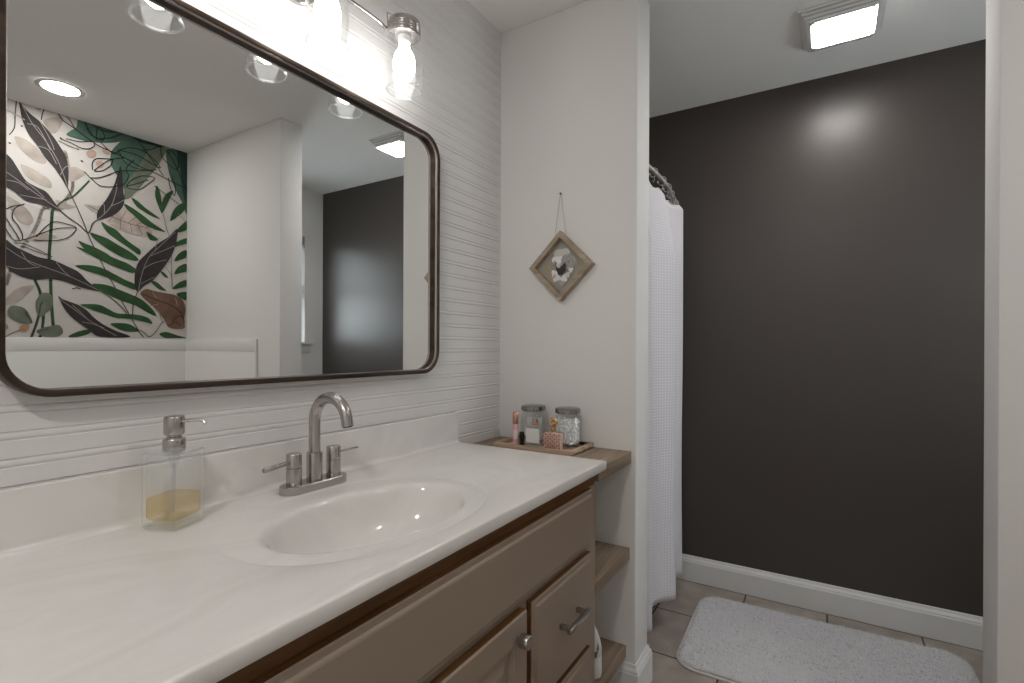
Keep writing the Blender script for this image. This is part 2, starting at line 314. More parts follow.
# tub surround along the mural wall and the partition
mb = MB(); ZS = 1.24
mb.box((XR-.012, .1, 0), (XR-.0005, Y1-.001, 1.168), 'wall', .001); mb.box((XR-.0127, .1, 1.169), (XR-.0005, Y1-.001, ZS), 'wall', .0012)
mb.box((1.668, Y1-.012, 0), (XR-.0125, Y1-.0005, 1.168), 'wall', .001); mb.box((1.668, Y1-.0127, 1.169), (XR-.0135, Y1-.0005, ZS), 'wall', .0012)
mb.box((1.656, Y1-.0145, 0), (1.668, Y1-.0005, ZS+.0005), 'trim', .003)
tag(mb.build('tub_surround'), 'low white panelled tub surround below the leafy mural', 'tub surround')
MURAL = [
('S3.2','taupe',[(1.071,2.251),(1.085,2.179),(1.102,2.103),(1.102,2.048),(1.072,1.986),(1.051,1.927),(0.985,1.923),(0.962,1.844),(0.934,1.766),(0.9,1.703),(0.873,1.632),(0.851,1.553),(0.84,1.502)]),
('P','taupe',[(0.868,2.256),(0.898,2.261),(0.937,2.243),(0.969,2.212),(0.993,2.173),(0.985,2.154),(0.953,2.155),(0.914,2.179),(0.883,2.215)]),
('P','taupe',[(0.891,2.121),(0.922,2.12),(0.961,2.105),(1.009,2.072),(1.014,2.036),(0.985,2.033),(0.945,2.049),(0.91,2.075)]),
('P','taupe',[(0.843,1.95),(0.865,1.94),(0.899,1.918),(0.93,1.884),(0.942,1.845),(0.922,1.82),(0.892,1.829),(0.865,1.869),(0.85,1.911)]),
('P','taupe',[(1.085,2.158),(1.115,2.178),(1.141,2.169),(1.164,2.159),(1.137,2.124),(1.111,2.1),(1.085,2.098)]),
('P','taupe',[(1.03,1.976),(1.064,1.973),(1.094,1.964),(1.124,1.961),(1.085,1.941),(1.051,1.938)]),
('P','taupe',[(0.923,1.758),(0.962,1.786),(0.994,1.793),(1.039,1.78),(1.002,1.757),(0.962,1.739),(0.93,1.744)]),
('P','taupe',[(0.98,2.379),(1.008,2.406),(1.05,2.427),(1.063,2.421),(1.054,2.38),(1.033,2.335),(1.009,2.326),(0.992,2.352)]),
('P','taupe',[(1.155,1.979),(1.182,1.985),(1.219,1.983),(1.219,1.955),(1.192,1.954)]),
('P','taupe',[(0.829,1.416),(0.855,1.458),(0.885,1.491),(0.916,1.505),(0.947,1.508),(0.923,1.469),(0.893,1.431),(0.863,1.408),(0.837,1.401)]),
('P','striped',[(1.164,1.981),(1.215,1.987),(1.285,2.027),(1.345,2.006),(1.406,1.967),(1.458,1.948),(1.491,1.918),(1.48,1.867),(1.427,1.857),(1.365,1.864),(1.3,1.88),(1.247,1.921)]),
('S0.8','brown',[(1.173,1.978),(1.276,1.944),(1.375,1.919),(1.469,1.914)]),
('S0.6','brown',[(1.286,1.941),(1.315,2.017)]),
('S0.6','brown',[(1.325,1.932),(1.355,1.991)]),
('S0.6','brown',[(1.365,1.923),(1.406,1.967)]),
('S0.6','brown',[(1.406,1.919),(1.448,1.946)]),
('S0.6','brown',[(1.286,1.941),(1.267,1.908)]),
('S0.6','brown',[(1.325,1.932),(1.325,1.879)]),
('S0.6','brown',[(1.375,1.919),(1.385,1.867)]),
('S0.6','brown',[(1.416,1.915),(1.437,1.865)]),
('P','teal',[(1.076,2.339),(1.093,2.367),(1.119,2.398),(1.127,2.446),(1.154,2.45),(1.19,2.453),(1.251,2.453),(1.323,2.45),(1.378,2.441),(1.333,2.395),(1.284,2.367),(1.227,2.348),(1.172,2.334),(1.119,2.333)]),
('S2','teal_dark',[(1.154,2.439),(1.181,2.393),(1.209,2.369),(1.275,2.392),(1.333,2.436),(1.378,2.441)]),
('S1.6','teal_dark',[(1.19,2.441),(1.218,2.424),(1.265,2.424),(1.323,2.444)]),
('P','teal',[(1.285,2.327),(1.323,2.386),(1.373,2.445),(1.435,2.449),(1.489,2.449),(1.533,2.446),(1.561,2.424),(1.533,2.347),(1.489,2.272),(1.436,2.184),(1.395,2.113),(1.344,2.053),(1.344,2.112),(1.314,2.174),(1.28,2.233),(1.275,2.283)]),
('P','sage',[(1.478,2.403),(1.533,2.433),(1.567,2.42),(1.533,2.334),(1.495,2.261),(1.457,2.202),(1.405,2.116),(1.354,2.062),(1.354,2.15),(1.405,2.247),(1.446,2.332)]),
('S3','teal_dark',[(1.389,2.438),(1.436,2.425),(1.489,2.431),(1.533,2.427)]),
('P','teal',[(1.567,2.42),(1.624,2.438),(1.689,2.447),(1.69,2.061),(1.66,2.112),(1.625,2.173),(1.59,2.252),(1.572,2.334)]),
('P','teal_dark',[(1.63,2.44),(1.689,2.447),(1.69,2.106),(1.66,2.195),(1.648,2.319)]),
('P','green',[(1.129,1.774),(1.165,1.764),(1.211,1.749),(1.262,1.724),(1.286,1.699),(1.248,1.693),(1.201,1.703),(1.16,1.73)]),
('P','green',[(1.183,1.829),(1.22,1.824),(1.267,1.81),(1.315,1.784),(1.376,1.753),(1.417,1.718),(1.401,1.704),(1.345,1.713),(1.286,1.739),(1.229,1.775),(1.197,1.803)]),
('P','green',[(1.233,1.901),(1.267,1.885),(1.305,1.87),(1.345,1.83),(1.391,1.797),(1.427,1.773),(1.422,1.743),(1.376,1.771),(1.325,1.803),(1.276,1.835),(1.248,1.864)]),
('P','green',[(1.121,1.74),(1.156,1.735),(1.201,1.731),(1.248,1.721),(1.306,1.701),(1.366,1.681),(1.407,1.651),(1.386,1.63),(1.326,1.646),(1.267,1.667),(1.211,1.693),(1.165,1.714)]),
('P','green',[(1.116,1.635),(1.156,1.646),(1.202,1.647),(1.248,1.636),(1.296,1.613),(1.351,1.585),(1.407,1.561),(1.402,1.531),(1.346,1.549),(1.287,1.577),(1.23,1.599),(1.165,1.614)]),
('P','green',[(1.193,1.544),(1.23,1.548),(1.277,1.542),(1.336,1.519),(1.397,1.495),(1.439,1.474),(1.492,1.423),(1.514,1.382),(1.471,1.398),(1.407,1.436),(1.336,1.46),(1.268,1.489),(1.221,1.519)]),
('P','green',[(1.139,1.423),(1.184,1.431),(1.23,1.429),(1.268,1.409),(1.307,1.388),(1.357,1.385),(1.418,1.383),(1.471,1.367),(1.493,1.332),(1.45,1.342),(1.377,1.357),(1.307,1.359),(1.249,1.379),(1.193,1.398)]),
('P','green',[(1.278,1.323),(1.317,1.33),(1.367,1.327),(1.408,1.304),(1.424,1.287),(1.377,1.28),(1.327,1.29)]),
('P','green',[(1.087,1.245),(1.113,1.267),(1.157,1.285),(1.194,1.286),(1.175,1.263),(1.131,1.246)]),
('P','green',[(1.38,2.074),(1.411,2.064),(1.447,2.036),(1.49,2.01),(1.534,1.982),(1.496,1.986),(1.447,2.006),(1.405,2.032)]),
('P','green',[(1.344,2.03),(1.385,2.016),(1.437,1.986),(1.491,1.949),(1.563,1.908),(1.513,1.91),(1.448,1.928),(1.395,1.971),(1.355,2.003)]),
('P','green',[(1.512,2.18),(1.528,2.16),(1.54,2.101),(1.545,2.016),(1.523,2.06),(1.506,2.118)]),
('P','green',[(1.545,2.022),(1.545,2.09),(1.567,2.146),(1.607,2.175),(1.59,2.126),(1.568,2.071)]),
('P','green',[(1.591,1.982),(1.602,2.035),(1.631,2.086),(1.666,2.113),(1.69,2.106),(1.666,2.056),(1.631,2.016)]),
('P','green',[(1.626,1.92),(1.649,1.962),(1.691,2.003),(1.691,1.952),(1.655,1.925)]),
('P','green',[(1.557,1.807),(1.614,1.848),(1.691,1.894),(1.691,1.861),(1.638,1.833),(1.58,1.798)]),
('P','green',[(1.615,1.734),(1.638,1.782),(1.685,1.815),(1.685,1.77),(1.65,1.746)]),
('P','green',[(1.615,1.652),(1.638,1.7),(1.686,1.725),(1.686,1.68),(1.65,1.663)]),
('P','green',[(1.604,1.557),(1.638,1.598),(1.686,1.622),(1.686,1.584),(1.65,1.567)]),
('P','green',[(1.535,1.661),(1.558,1.652),(1.581,1.623),(1.552,1.632)]),
('P','green',[(1.481,1.593),(1.514,1.591),(1.547,1.563),(1.57,1.541),(1.525,1.549)]),
('P','green',[(1.627,1.527),(1.686,1.545),(1.686,1.494),(1.662,1.498)]),
('P','green',[(1.531,1.271),(1.57,1.285),(1.628,1.267),(1.687,1.249),(1.628,1.248),(1.565,1.247)]),
('P','green',[(1.459,1.888),(1.491,1.875),(1.524,1.851),(1.48,1.843)]),
('S1','stem',[(1.604,1.557),(1.597,1.738),(1.603,1.833),(1.568,1.934),(1.551,2.017)]),
('S0.8','stem',[(1.597,1.726),(1.563,1.721)]),
('S0.8','stem',[(1.598,1.644),(1.563,1.69)]),
('S0.8','stem',[(1.691,1.984),(1.637,2.036)]),
('S0.9','dark_line',[(1.548,1.346),(1.509,1.283),(1.477,1.252),(1.45,1.276),(1.429,1.293)]),
('S0.7','dark_line',[(1.525,1.432),(1.548,1.346),(1.57,1.372)]),
('S3','green_stem',[(1.018,1.914),(1.014,1.834),(1.01,1.759),(1.006,1.662),(1.011,1.573),(1.015,1.44),(1.024,1.292)]),
('S2.6','green_stem',[(0.947,1.544),(0.967,1.489),(0.979,1.427),(0.983,1.343),(0.975,1.259),(0.967,1.243)]),
('S2.4','sage_dark',[(0.971,1.384),(0.955,1.31),(0.936,1.242)]),
('S1.8','green_stem',[(1.177,2.118),(1.137,2.057),(1.102,2.01),(1.068,1.985)]),
('S1.6','green_stem',[(1.068,1.985),(1.039,1.946),(1.018,1.909)]),
('P','sage',[(0.951,1.42),(0.963,1.452),(0.983,1.475),(1.011,1.472),(1.023,1.441),(1.015,1.393),(0.995,1.37),(0.975,1.348),(0.955,1.373)]),
('P','sage',[(0.844,1.371),(0.859,1.398),(0.885,1.399),(0.912,1.386),(0.931,1.351),(0.939,1.315),(0.908,1.308),(0.874,1.322),(0.852,1.342)]),
('P','sage',[(0.955,1.274),(0.979,1.29),(1.012,1.302),(1.045,1.309),(1.062,1.288),(1.062,1.261),(1.036,1.244),(0.995,1.243),(0.971,1.253)]),
('S1.2','sage_dark',[(0.939,1.315),(0.92,1.35),(0.912,1.37)]),
('S1.2','sage_dark',[(0.959,1.269),(0.987,1.28),(1.003,1.286)]),
('S1.2','sage_dark',[(0.967,1.363),(0.971,1.405),(0.979,1.427)]),
('P','copper',[(0.889,1.287),(0.901,1.303),(0.92,1.304),(0.928,1.289),(0.916,1.273),(0.897,1.272)]),
('P','copper',[(0.826,1.3),(0.841,1.306),(0.848,1.291),(0.841,1.276),(0.826,1.275)]),
('S0.8','dark_line',[(0.893,1.277),(0.863,1.261),(0.837,1.24)]),
('P','blush',[(1.163,2.276),(1.191,2.296),(1.209,2.279),(1.2,2.254),(1.172,2.251)]),
('P','blush',[(1.237,2.311),(1.256,2.329),(1.275,2.318),(1.27,2.293),(1.246,2.291)]),
('P','blush',[(1.209,2.229),(1.228,2.246),(1.247,2.234),(1.232,2.207),(1.214,2.207)]),
('P','charcoal',[(0.886,2.441),(0.902,2.421),(0.929,2.396),(0.968,2.369),(1.009,2.326),(1.042,2.279),(1.072,2.224),(1.085,2.163),(1.085,2.098),(1.081,2.053),(1.059,2.091),(1.026,2.145),(0.989,2.187),(0.957,2.24),(0.921,2.29),(0.898,2.353),(0.89,2.401)]),
('P','charcoal',[(0.817,2.173),(0.839,2.16),(0.861,2.137),(0.887,2.089),(0.914,2.045),(0.953,2.025),(0.993,2.009),(1.026,1.964),(1.047,1.926),(1.01,1.928),(0.961,1.938),(0.914,1.942),(0.869,1.977),(0.839,1.994),(0.803,2.009)]),
('P','charcoal',[(0.811,1.723),(0.836,1.732),(0.869,1.703),(0.907,1.684),(0.962,1.661),(1.019,1.654),(1.078,1.63),(1.13,1.604),(1.175,1.554),(1.23,1.509),(1.166,1.514),(1.112,1.53),(1.061,1.546),(1.003,1.551),(0.947,1.539),(0.9,1.549),(0.862,1.57),(0.829,1.606),(0.804,1.632)]),
('P','charcoal',[(1.044,1.464),(1.061,1.449),(1.095,1.436),(1.13,1.422),(1.166,1.397),(1.203,1.354),(1.249,1.316),(1.307,1.284),(1.377,1.25),(1.231,1.247),(1.184,1.28),(1.139,1.318),(1.095,1.36),(1.065,1.407)]),
('P','charcoal',[(1.215,1.908),(1.215,1.953),(1.233,1.992),(1.257,2.037),(1.276,2.082),(1.295,2.134),(1.309,2.19),(1.324,2.246),(1.334,2.191),(1.339,2.11),(1.344,2.041),(1.325,1.99),(1.286,1.946),(1.247,1.921)]),
('P','charcoal',[(1.412,1.52),(1.397,1.578),(1.402,1.65),(1.422,1.707),(1.464,1.761),(1.518,1.825),(1.58,1.88),(1.631,1.94),(1.626,1.856),(1.603,1.777),(1.569,1.709),(1.535,1.655),(1.492,1.594),(1.449,1.559)]),
('S0.7','vein',[(0.898,2.425),(0.937,2.347),(0.992,2.273),(1.042,2.183),(1.081,2.064)]),
('S0.7','vein',[(0.917,2.34),(0.96,2.335),(1.009,2.236)]),
('S0.7','vein',[(0.968,2.369),(1.009,2.289),(1.025,2.241)]),
('S0.7','vein',[(1.051,2.115),(1.068,2.158),(1.085,2.174)]),
('S0.7','vein',[(0.953,2.238),(1.001,2.233),(1.034,2.169)]),
('S0.7','vein',[(0.839,2.069),(0.891,2.034),(0.953,1.988),(1.043,1.931)]),
('S0.7','vein',[(0.839,2.029),(0.884,2.027),(0.922,2.001)]),
('S0.7','vein',[(0.891,1.967),(0.953,1.967),(0.993,1.967)]),
('S0.7','vein',[(0.91,2.039),(0.953,2.009),(0.985,1.975)]),
('S0.7','vein',[(0.836,1.692),(0.9,1.646),(0.986,1.612),(1.086,1.577),(1.221,1.513)]),
('S0.7','vein',[(0.84,1.597),(0.892,1.589),(0.97,1.61)]),
('S0.7','vein',[(0.896,1.677),(0.923,1.629),(0.954,1.613)]),
('S0.7','vein',[(1.035,1.645),(1.061,1.606),(1.095,1.572)]),
('S0.7','vein',[(1.048,1.448),(1.104,1.404),(1.184,1.336),(1.307,1.255)]),
('S0.7','vein',[(1.104,1.42),(1.139,1.384),(1.175,1.341)]),
('S0.7','vein',[(1.148,1.329),(1.193,1.32),(1.249,1.299)]),
('S0.7','vein',[(1.219,1.915),(1.257,1.963),(1.285,2.016),(1.305,2.101),(1.305,2.136)]),
('S0.7','vein',[(1.247,1.949),(1.247,1.995),(1.238,2.016)]),
('S0.7','vein',[(1.281,2.003),(1.315,2.028),(1.344,2.053)]),
('S0.7','vein',[(1.418,1.526),(1.433,1.618),(1.47,1.732),(1.535,1.816),(1.62,1.919)]),
('S0.7','vein',[(1.428,1.569),(1.481,1.605),(1.513,1.621)]),
('S0.7','vein',[(1.449,1.668),(1.502,1.706),(1.569,1.734)]),
('S0.7','vein',[(1.48,1.746),(1.535,1.779),(1.614,1.829)]),
('S0.7','vein',[(1.507,1.78),(1.518,1.85),(1.535,1.865)]),
('P','brown',[(1.428,1.515),(1.46,1.542),(1.503,1.534),(1.558,1.527),(1.615,1.52),(1.662,1.492),(1.681,1.442),(1.675,1.365),(1.675,1.313),(1.628,1.305),(1.582,1.316),(1.559,1.359),(1.525,1.407),(1.481,1.453),(1.444,1.487)]),
('S1.6','brown_dark',[(1.439,1.51),(1.514,1.48),(1.593,1.455),(1.651,1.414),(1.675,1.352)]),
('S1.4','brown_dark',[(1.604,1.349),(1.639,1.388),(1.669,1.377)]),
('S0.8','blush',[(1.492,1.527),(1.514,1.492)]),
('S0.8','blush',[(1.621,1.501),(1.633,1.458)]),
('S0.7','blush',[(1.481,1.441),(1.525,1.456)]),
('S1.2','brown_dark',[(1.582,1.323),(1.628,1.35),(1.651,1.325)]),
('S1.1','dark_line',[(1.081,2.053),(1.111,1.985),(1.147,1.894),(1.183,1.79),(1.22,1.706),(1.253,1.631),(1.306,1.522),(1.346,1.432),(1.387,1.351),(1.424,1.281),(1.445,1.251)]),
('S1.1','dark_line',[(1.047,1.926),(1.094,1.888),(1.138,1.859),(1.174,1.827),(1.192,1.881),(1.215,1.908)]),
('S1','dark_line',[(1.221,1.513),(1.287,1.468),(1.336,1.419),(1.367,1.374)]),
('S1','dark_line',[(1.412,1.52),(1.392,1.447),(1.387,1.375)]),
('S1.2','ink',[(1.037,2.449),(1.058,2.414),(1.101,2.392),(1.136,2.372),(1.172,2.351),(1.227,2.325),(1.285,2.315),(1.364,2.294),(1.426,2.271),(1.49,2.26),(1.556,2.242),(1.625,2.223),(1.69,2.209)]),
('S1','ink',[(1.067,2.45),(1.092,2.421),(1.11,2.39)]),
('S1','ink',[(1.127,2.446),(1.154,2.45),(1.172,2.39),(1.209,2.364),(1.237,2.368)]),
('S1','ink',[(1.209,2.358),(1.209,2.398),(1.222,2.442),(1.246,2.394),(1.237,2.362)]),
('S1.1','ink',[(1.05,2.309),(1.093,2.302),(1.137,2.289),(1.172,2.295),(1.2,2.321),(1.19,2.341),(1.136,2.322),(1.076,2.318)]),
('S1.1','ink',[(1.227,2.353),(1.265,2.32),(1.294,2.307),(1.324,2.34),(1.374,2.368),(1.436,2.371),(1.489,2.345),(1.533,2.297),(1.479,2.311),(1.405,2.336),(1.314,2.336)]),
('S1.1','ink',[(1.191,2.184),(1.191,2.223),(1.209,2.251),(1.246,2.263),(1.285,2.269),(1.275,2.232),(1.237,2.192),(1.2,2.181),(1.228,2.217),(1.275,2.266),(1.344,2.299)]),
('S1.1','ink',[(1.182,2.136),(1.219,2.147),(1.256,2.169),(1.304,2.206),(1.354,2.226),(1.426,2.247),(1.511,2.279)]),
('S1','ink',[(1.155,2.162),(1.191,2.128),(1.228,2.104),(1.285,2.114),(1.344,2.147),(1.364,2.2),(1.354,2.244),(1.394,2.303)]),
('S1','ink',[(1.404,2.438),(1.457,2.371),(1.511,2.303),(1.55,2.253)]),
('S1','ink',[(1.354,2.138),(1.384,2.182),(1.436,2.22),(1.501,2.226),(1.468,2.181),(1.416,2.131),(1.354,2.132),(1.405,2.164),(1.468,2.205)]),
('S1.1','ink',[(1.538,2.441),(1.539,2.373),(1.578,2.336),(1.624,2.312),(1.636,2.366),(1.612,2.409),(1.566,2.432)]),
('S1.1','ink',[(1.567,2.42),(1.601,2.368),(1.636,2.303),(1.69,2.19)]),
('S1','ink',[(1.436,2.377),(1.478,2.391),(1.533,2.433),(1.589,2.44),(1.636,2.43)]),
('S1','ink',[(1.501,2.177),(1.545,2.152),(1.59,2.126),(1.637,2.1)]),
('S1','ink',[(1.578,2.248),(1.59,2.189),(1.613,2.145),(1.619,2.209),(1.601,2.255)]),
('S1','ink',[(1.314,2.336),(1.344,2.276),(1.394,2.256),(1.447,2.259)]),
('S0.9','ink',[(0.836,1.788),(0.854,1.751),(0.877,1.73),(0.93,1.755),(1.002,1.805),(1.06,1.832),(1.12,1.844)]),
('S0.9','ink',[(0.954,1.764),(0.986,1.817),(1.026,1.858),(1.077,1.857),(1.12,1.844),(1.094,1.795),(1.052,1.766),(1.002,1.752),(0.946,1.747)]),
('S0.9','ink',[(0.836,1.843),(0.854,1.806),(0.877,1.765),(0.888,1.737)]),
('S0.9','ink',[(0.907,1.925),(0.869,1.891),(0.862,1.843),(0.884,1.807),(0.899,1.769),(0.9,1.739)]),
('S0.9','ink',[(0.839,1.884),(0.869,1.906),(0.903,1.919)]),
('S0.8','ink',[(0.869,1.718),(0.907,1.72),(0.946,1.705),(0.994,1.682),(1.019,1.67)]),
('S0.8','ink',[(0.9,1.708),(0.946,1.69),(0.994,1.676)]),
('S1','ink',[(0.984,2.444),(0.976,2.414),(0.972,2.381)]),
('S0.8','ink',[(0.875,2.441),(0.871,2.368),(0.868,2.301),(0.849,2.259)]),
('S0.7','ink',[(0.952,2.431),(0.968,2.432)]),
('S0.8','ink',[(1.042,2.295),(1.084,2.283),(1.119,2.278)]),
('S1.2','ink',[(1.139,1.511),(1.121,1.515),(1.104,1.508)]),
('S1.4','taupe',[(0.838,2.381),(0.868,2.372),(0.906,2.356)]),
('S1.6','dark_line',[(0.894,2.321),(0.898,2.319)]),
('S1.6','dark_line',[(0.849,2.219),(0.853,2.217)]),
('S1.6','dark_line',[(1.123,2.279),(1.128,2.277)]),
('S1.6','dark_line',[(1.141,2.219),(1.146,2.217)]),
('S1.6','dark_line',[(1.067,2.201),(1.072,2.199)]),
('S1.6','dark_line',[(1.05,2.314),(1.054,2.312)]),
]

# ------------------------------------------------------------------ mural (painted leaves, seen in the mirror)
def clip(poly, y0, y1, z0, z1):
    for ax, lim, sg in ((0, y0, 1), (0, y1, -1), (1, z0, 1), (1, z1, -1)):
        out = []
        for i in range(len(poly)):
            a, b = poly[i-1], poly[i]; ia, ib = sg*(a[ax]-lim) >= 0, sg*(b[ax]-lim) >= 0
            if ia != ib:
                t = (lim-a[ax])/(b[ax]-a[ax]); out.append((a[0]+(b[0]-a[0])*t, a[1]+(b[1]-a[1])*t))
            if ib: out.append(b)
        poly = out
        if len(poly) < 3: return []
    return poly
MY0, MY1, MZ0, MZ1 = .1, 1.6885, 1.2405, H-.0005
mb = MB(); lay = 0
mb.box((XR-.0015, MY0, MZ0), (XR-.0002, MY1, MZ1), 'paint_paper')
for shift in (-.86, 0):
    if shift == 0:      # ground of the second strip keeps the first from showing through
        pass
    for kind, col, pts in MURAL:
        lay += 1; x = XR-.0016-.000012*lay; cm = 'paint_'+('copper_paint' if col == 'copper' else col)
        q = [(a+shift, b) for a, b in pts]
        if kind == 'P':
            c = [(v[0], v[1]) for v in cr([(a, b, 0) for a, b in q], 4, True)]
            if shift: c = clip(c, MY0, .845, MZ0, MZ1)
            else: c = clip(c, MY0, MY1, MZ0, MZ1)
            if len(c) > 2: mb.add([(x, a, b) for a, b in c], [tuple(range(len(c)))], cm)
        else:
            wd = float(kind[1:])*.0046/2; c = cr([(a, b, 0) for a, b in q], 4)
            for i in range(len(c)-1):
                d = (c[i+1]-c[i]);
                if d.length < 1e-5: continue
                d.normalize(); n_ = Vector((-d.y, d.x, 0))*wd; e = d*wd*.5
                qd = [c[i]-e+n_, c[i]-e-n_, c[i+1]+e-n_, c[i+1]+e+n_]
                qd = clip([(v.x, v.y) for v in qd], MY0, .845 if shift else MY1, MZ0, MZ1)
                if len(qd) > 2: mb.add([(x, a, b) for a, b in qd], [tuple(range(len(qd)))], cm)
me_o = mb.build('botanical_mural', smooth=False)
tag(me_o, 'tall wall mural of dark, teal and green painted leaves above the tub', 'mural')

# ------------------------------------------------------------------ ceiling fixtures
def fan_light():
    t = thing('ceiling_fan_light', 'square white exhaust fan light on ceiling before the dark wall', 'ceiling light', (1.145, 2.283, H))
    def sq(x0, x1, y0, y1, z0, z1): return (x0, y0, z0), (x1, y1, z1)
    mb = MB()
    for i in range(4):
        s_ = .139-.0085*i
        mb.box((1.138-s_+.004, 2.281-s_, H-.009-.0105*i), (1.138+s_-.004, 2.281+s_, H-.0015-.0105*i), 'plastic_white', .003)
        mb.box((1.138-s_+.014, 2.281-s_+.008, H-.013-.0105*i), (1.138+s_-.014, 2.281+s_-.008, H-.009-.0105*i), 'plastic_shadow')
    mb.build('grille', t)
    q = bmesh.new(); bmesh.ops.create_cube(q, size=1)
    a, b = (LX0, LY0, LZ), (LX1, LY1, H-.0415)
    m3 = MB(); m3.box((a[0], a[1], LZ+.004), (b[0], b[1], H-.0415), 'lens_side', .0018); m3.build('lens_rim', t)
    for v in q.verts: v.co = Vector([(a[i]+b[i])/2+v.co[i]*(b[i]-a[i]-(.004 if i < 2 else 0)) for i in range(3)])
    for v in q.verts: v.co.z = LZ if v.co.z < (a[2]+b[2])/2 else LZ+.0038
    bmesh.ops.bevel(q, geom=[e for e in q.edges if abs(e.verts[0].co.z-e.verts[1].co.z) > .001], offset=.012, segments=4, affect='EDGES')
    m2 = MB(); m2.bm(q, 'panel'); m2.build('lens', t)['label'] = 'glowing white lens'
LX0, LX1, LY0, LY1, LZ = 1.042, 1.245, 2.177, 2.365, 2.394
fan_light()

def recessed(x, y, label, lm):
    t = thing('recessed_light', label, 'ceiling light', (x, y, H))
    MB().lathe([(.071, -.0025), (.080, -.004), (.092, -.003), (.095, -.0008)], 'trim', (x, y, H), cap=False, n=40).build('trim_ring', t)
    MB().lathe([(.0, -.004), (.071, -.004), (.071, -.001), (0, -.001)], lm, (x, y, H), cap=False, n=40).build('lamp', t)
recessed(2.078, .943, 'round recessed ceiling light glowing above the leafy mural', 'recess_tub')
recessed(.95, -.55, 'unseen round recessed light added behind the camera for fill', 'recess_fill')  # added lamp out of view, supplies fill light

# ------------------------------------------------------------------ vanity countertop with integral basin
def counter():
    t = thing('vanity_countertop', 'white cultured marble countertop with integral oval basin on taupe vanity', 'countertop', (.28, .768, ZC))
    cx, cy, ax, ay = .333, .730, .141, .220       # bowl mouth
    ox, oy, bx, by = .318, .722, .202, .284       # shallow dished ring around it
    x0, x1, y0, y1 = .0185, XF, YL, Y0
    n = 128; rings = []
    def sup(a, e): c, s_ = cos(a), sin(a); r_ = (abs(c)**e+abs(s_)**e)**(-1/e); return c*r_, s_*r_
    for tt, dz in ((.06,-.142),(.2,-.140),(.35,-.134),(.5,-.126),(.64,-.113),(.76,-.096),(.86,-.073),(.92,-.048),(.955,-.030),(.98,-.018),(1.0,-.0108),(1.02,-.0068),(1.04,-.0044),(1.065,-.0028),(1.09,-.0022)):
        sh = (1-tt)*.01
        rings.append([(cx-sh+ax*tt*cos(2*pi*k/n), cy+ay*tt*sin(2*pi*k/n), ZC+dz) for k in range(n)])
    for tt, dz in ((.3,-.0020),(.75,-.0020),(.85,-.0018),(.92,-.0012),(.97,-.0005),(1.0,0)):
        ring = []
        for k in range(n):
            a = 2*pi*k/n; u_, v_ = sup(a, 2.25)
            ix, iy = cx+ax*1.09*cos(a), cy+ay*1.09*sin(a); ex, ey = ox+bx*u_, oy+by*v_
            ring.append((ix+(ex-ix)*tt, iy+(ey-iy)*tt, ZC+dz))
        rings.append(ring)
    edge = []
    X0, X1, YY0, YY1 = x0+.012, x1-.004, y0+.004, y1-.004
    for k in range(n):
        a = 2*pi*k/n; c, s_ = cos(a), sin(a)
        tx = ((X1 if c > 0 else X0)-ox)/c if abs(c) > 1e-6 else 1e9; ty = ((YY1 if s_ > 0 else YY0)-oy)/s_ if abs(s_) > 1e-6 else 1e9
        q = min(tx, ty); edge.append([ox+c*q, oy+s_*q, ZC])
    for X in (X0, X1):
        for Y in (YY0, YY1):                      # snap nearest ring point onto each corner
            j = min(range(n), key=lambda i: (edge[i][0]-X)**2+(edge[i][1]-Y)**2); edge[j] = [X, Y, ZC]
    PRE = len(rings)
    def off(d, z):                                 # push the edge ring outward on the three free sides
        out = []
        for e in edge:
            X, Y = e[0], e[1]
            if X > X1-1e-6: X = X1+d
            if X < X0+1e-6 and d > -.001: X = X0-.012
            if Y > YY1-1e-6: Y = YY1+d
            if Y < YY0+1e-6: Y = YY0-d
            out.append((X, Y, z))
        return out
    rings.append(off(-.003, ZC)); rings.append([tuple(e) for e in edge])
    cove = [tuple((e[0] if e[0] > X0+1e-6 else X0-.003, e[1], e[2] if e[0] > X0+1e-6 else ZC+.0015)) for e in edge]
    rings += [off(.0010, ZC-.0004), off(.0030, ZC-.0014), off(.004, ZC-.0036), off(.0036, ZC-.0215), off(.0012, ZC-.027), off(-.02, ZC-.027)]
    vs_ = [v for r_ in rings for v in r_]; fs = []
    for i in range(len(rings)-1):
        for k in range(n): fs.append((i*n+k, i*n+(k+1) % n, (i+1)*n+(k+1) % n, (i+1)*n+k))
    fs.append(tuple(range(n)))
    mb = MB(); mb.add(vs_, fs, 'marble')
    o = mb.build('basin_top', t, angle=50)
    # backsplash with coved foot
    r_ = .013; pr = [(.0005, ZC-.02), (.0005, .9765), (.0165, .9765), (.0183, .9745), (.0185, ZC+r_)]
    for k in range(1, 7):
        a = pi/2*k/6; pr.append((.0185+r_-r_*cos(a), ZC+r_-r_*sin(a)))
    pr += [(.0185+r_+.002, ZC+.0001), (.0185+r_+.002, ZC-.006)]
    MB().sweep([[(x, YL+.003, z) for x, z in pr], [(x, Y0-.0005, z) for x, z in pr]], 'marble', cap=True).build('backsplash', t, angle=40)
    mb = MB(); mb.lathe([(.0, .0012), (.012, .0018), (.014, .004), (.021, .004), (.023, .0008)], 'nickel', (cx-.01, cy, ZC-.1425), cap=False)
    mb.build('drain', t)
counter()

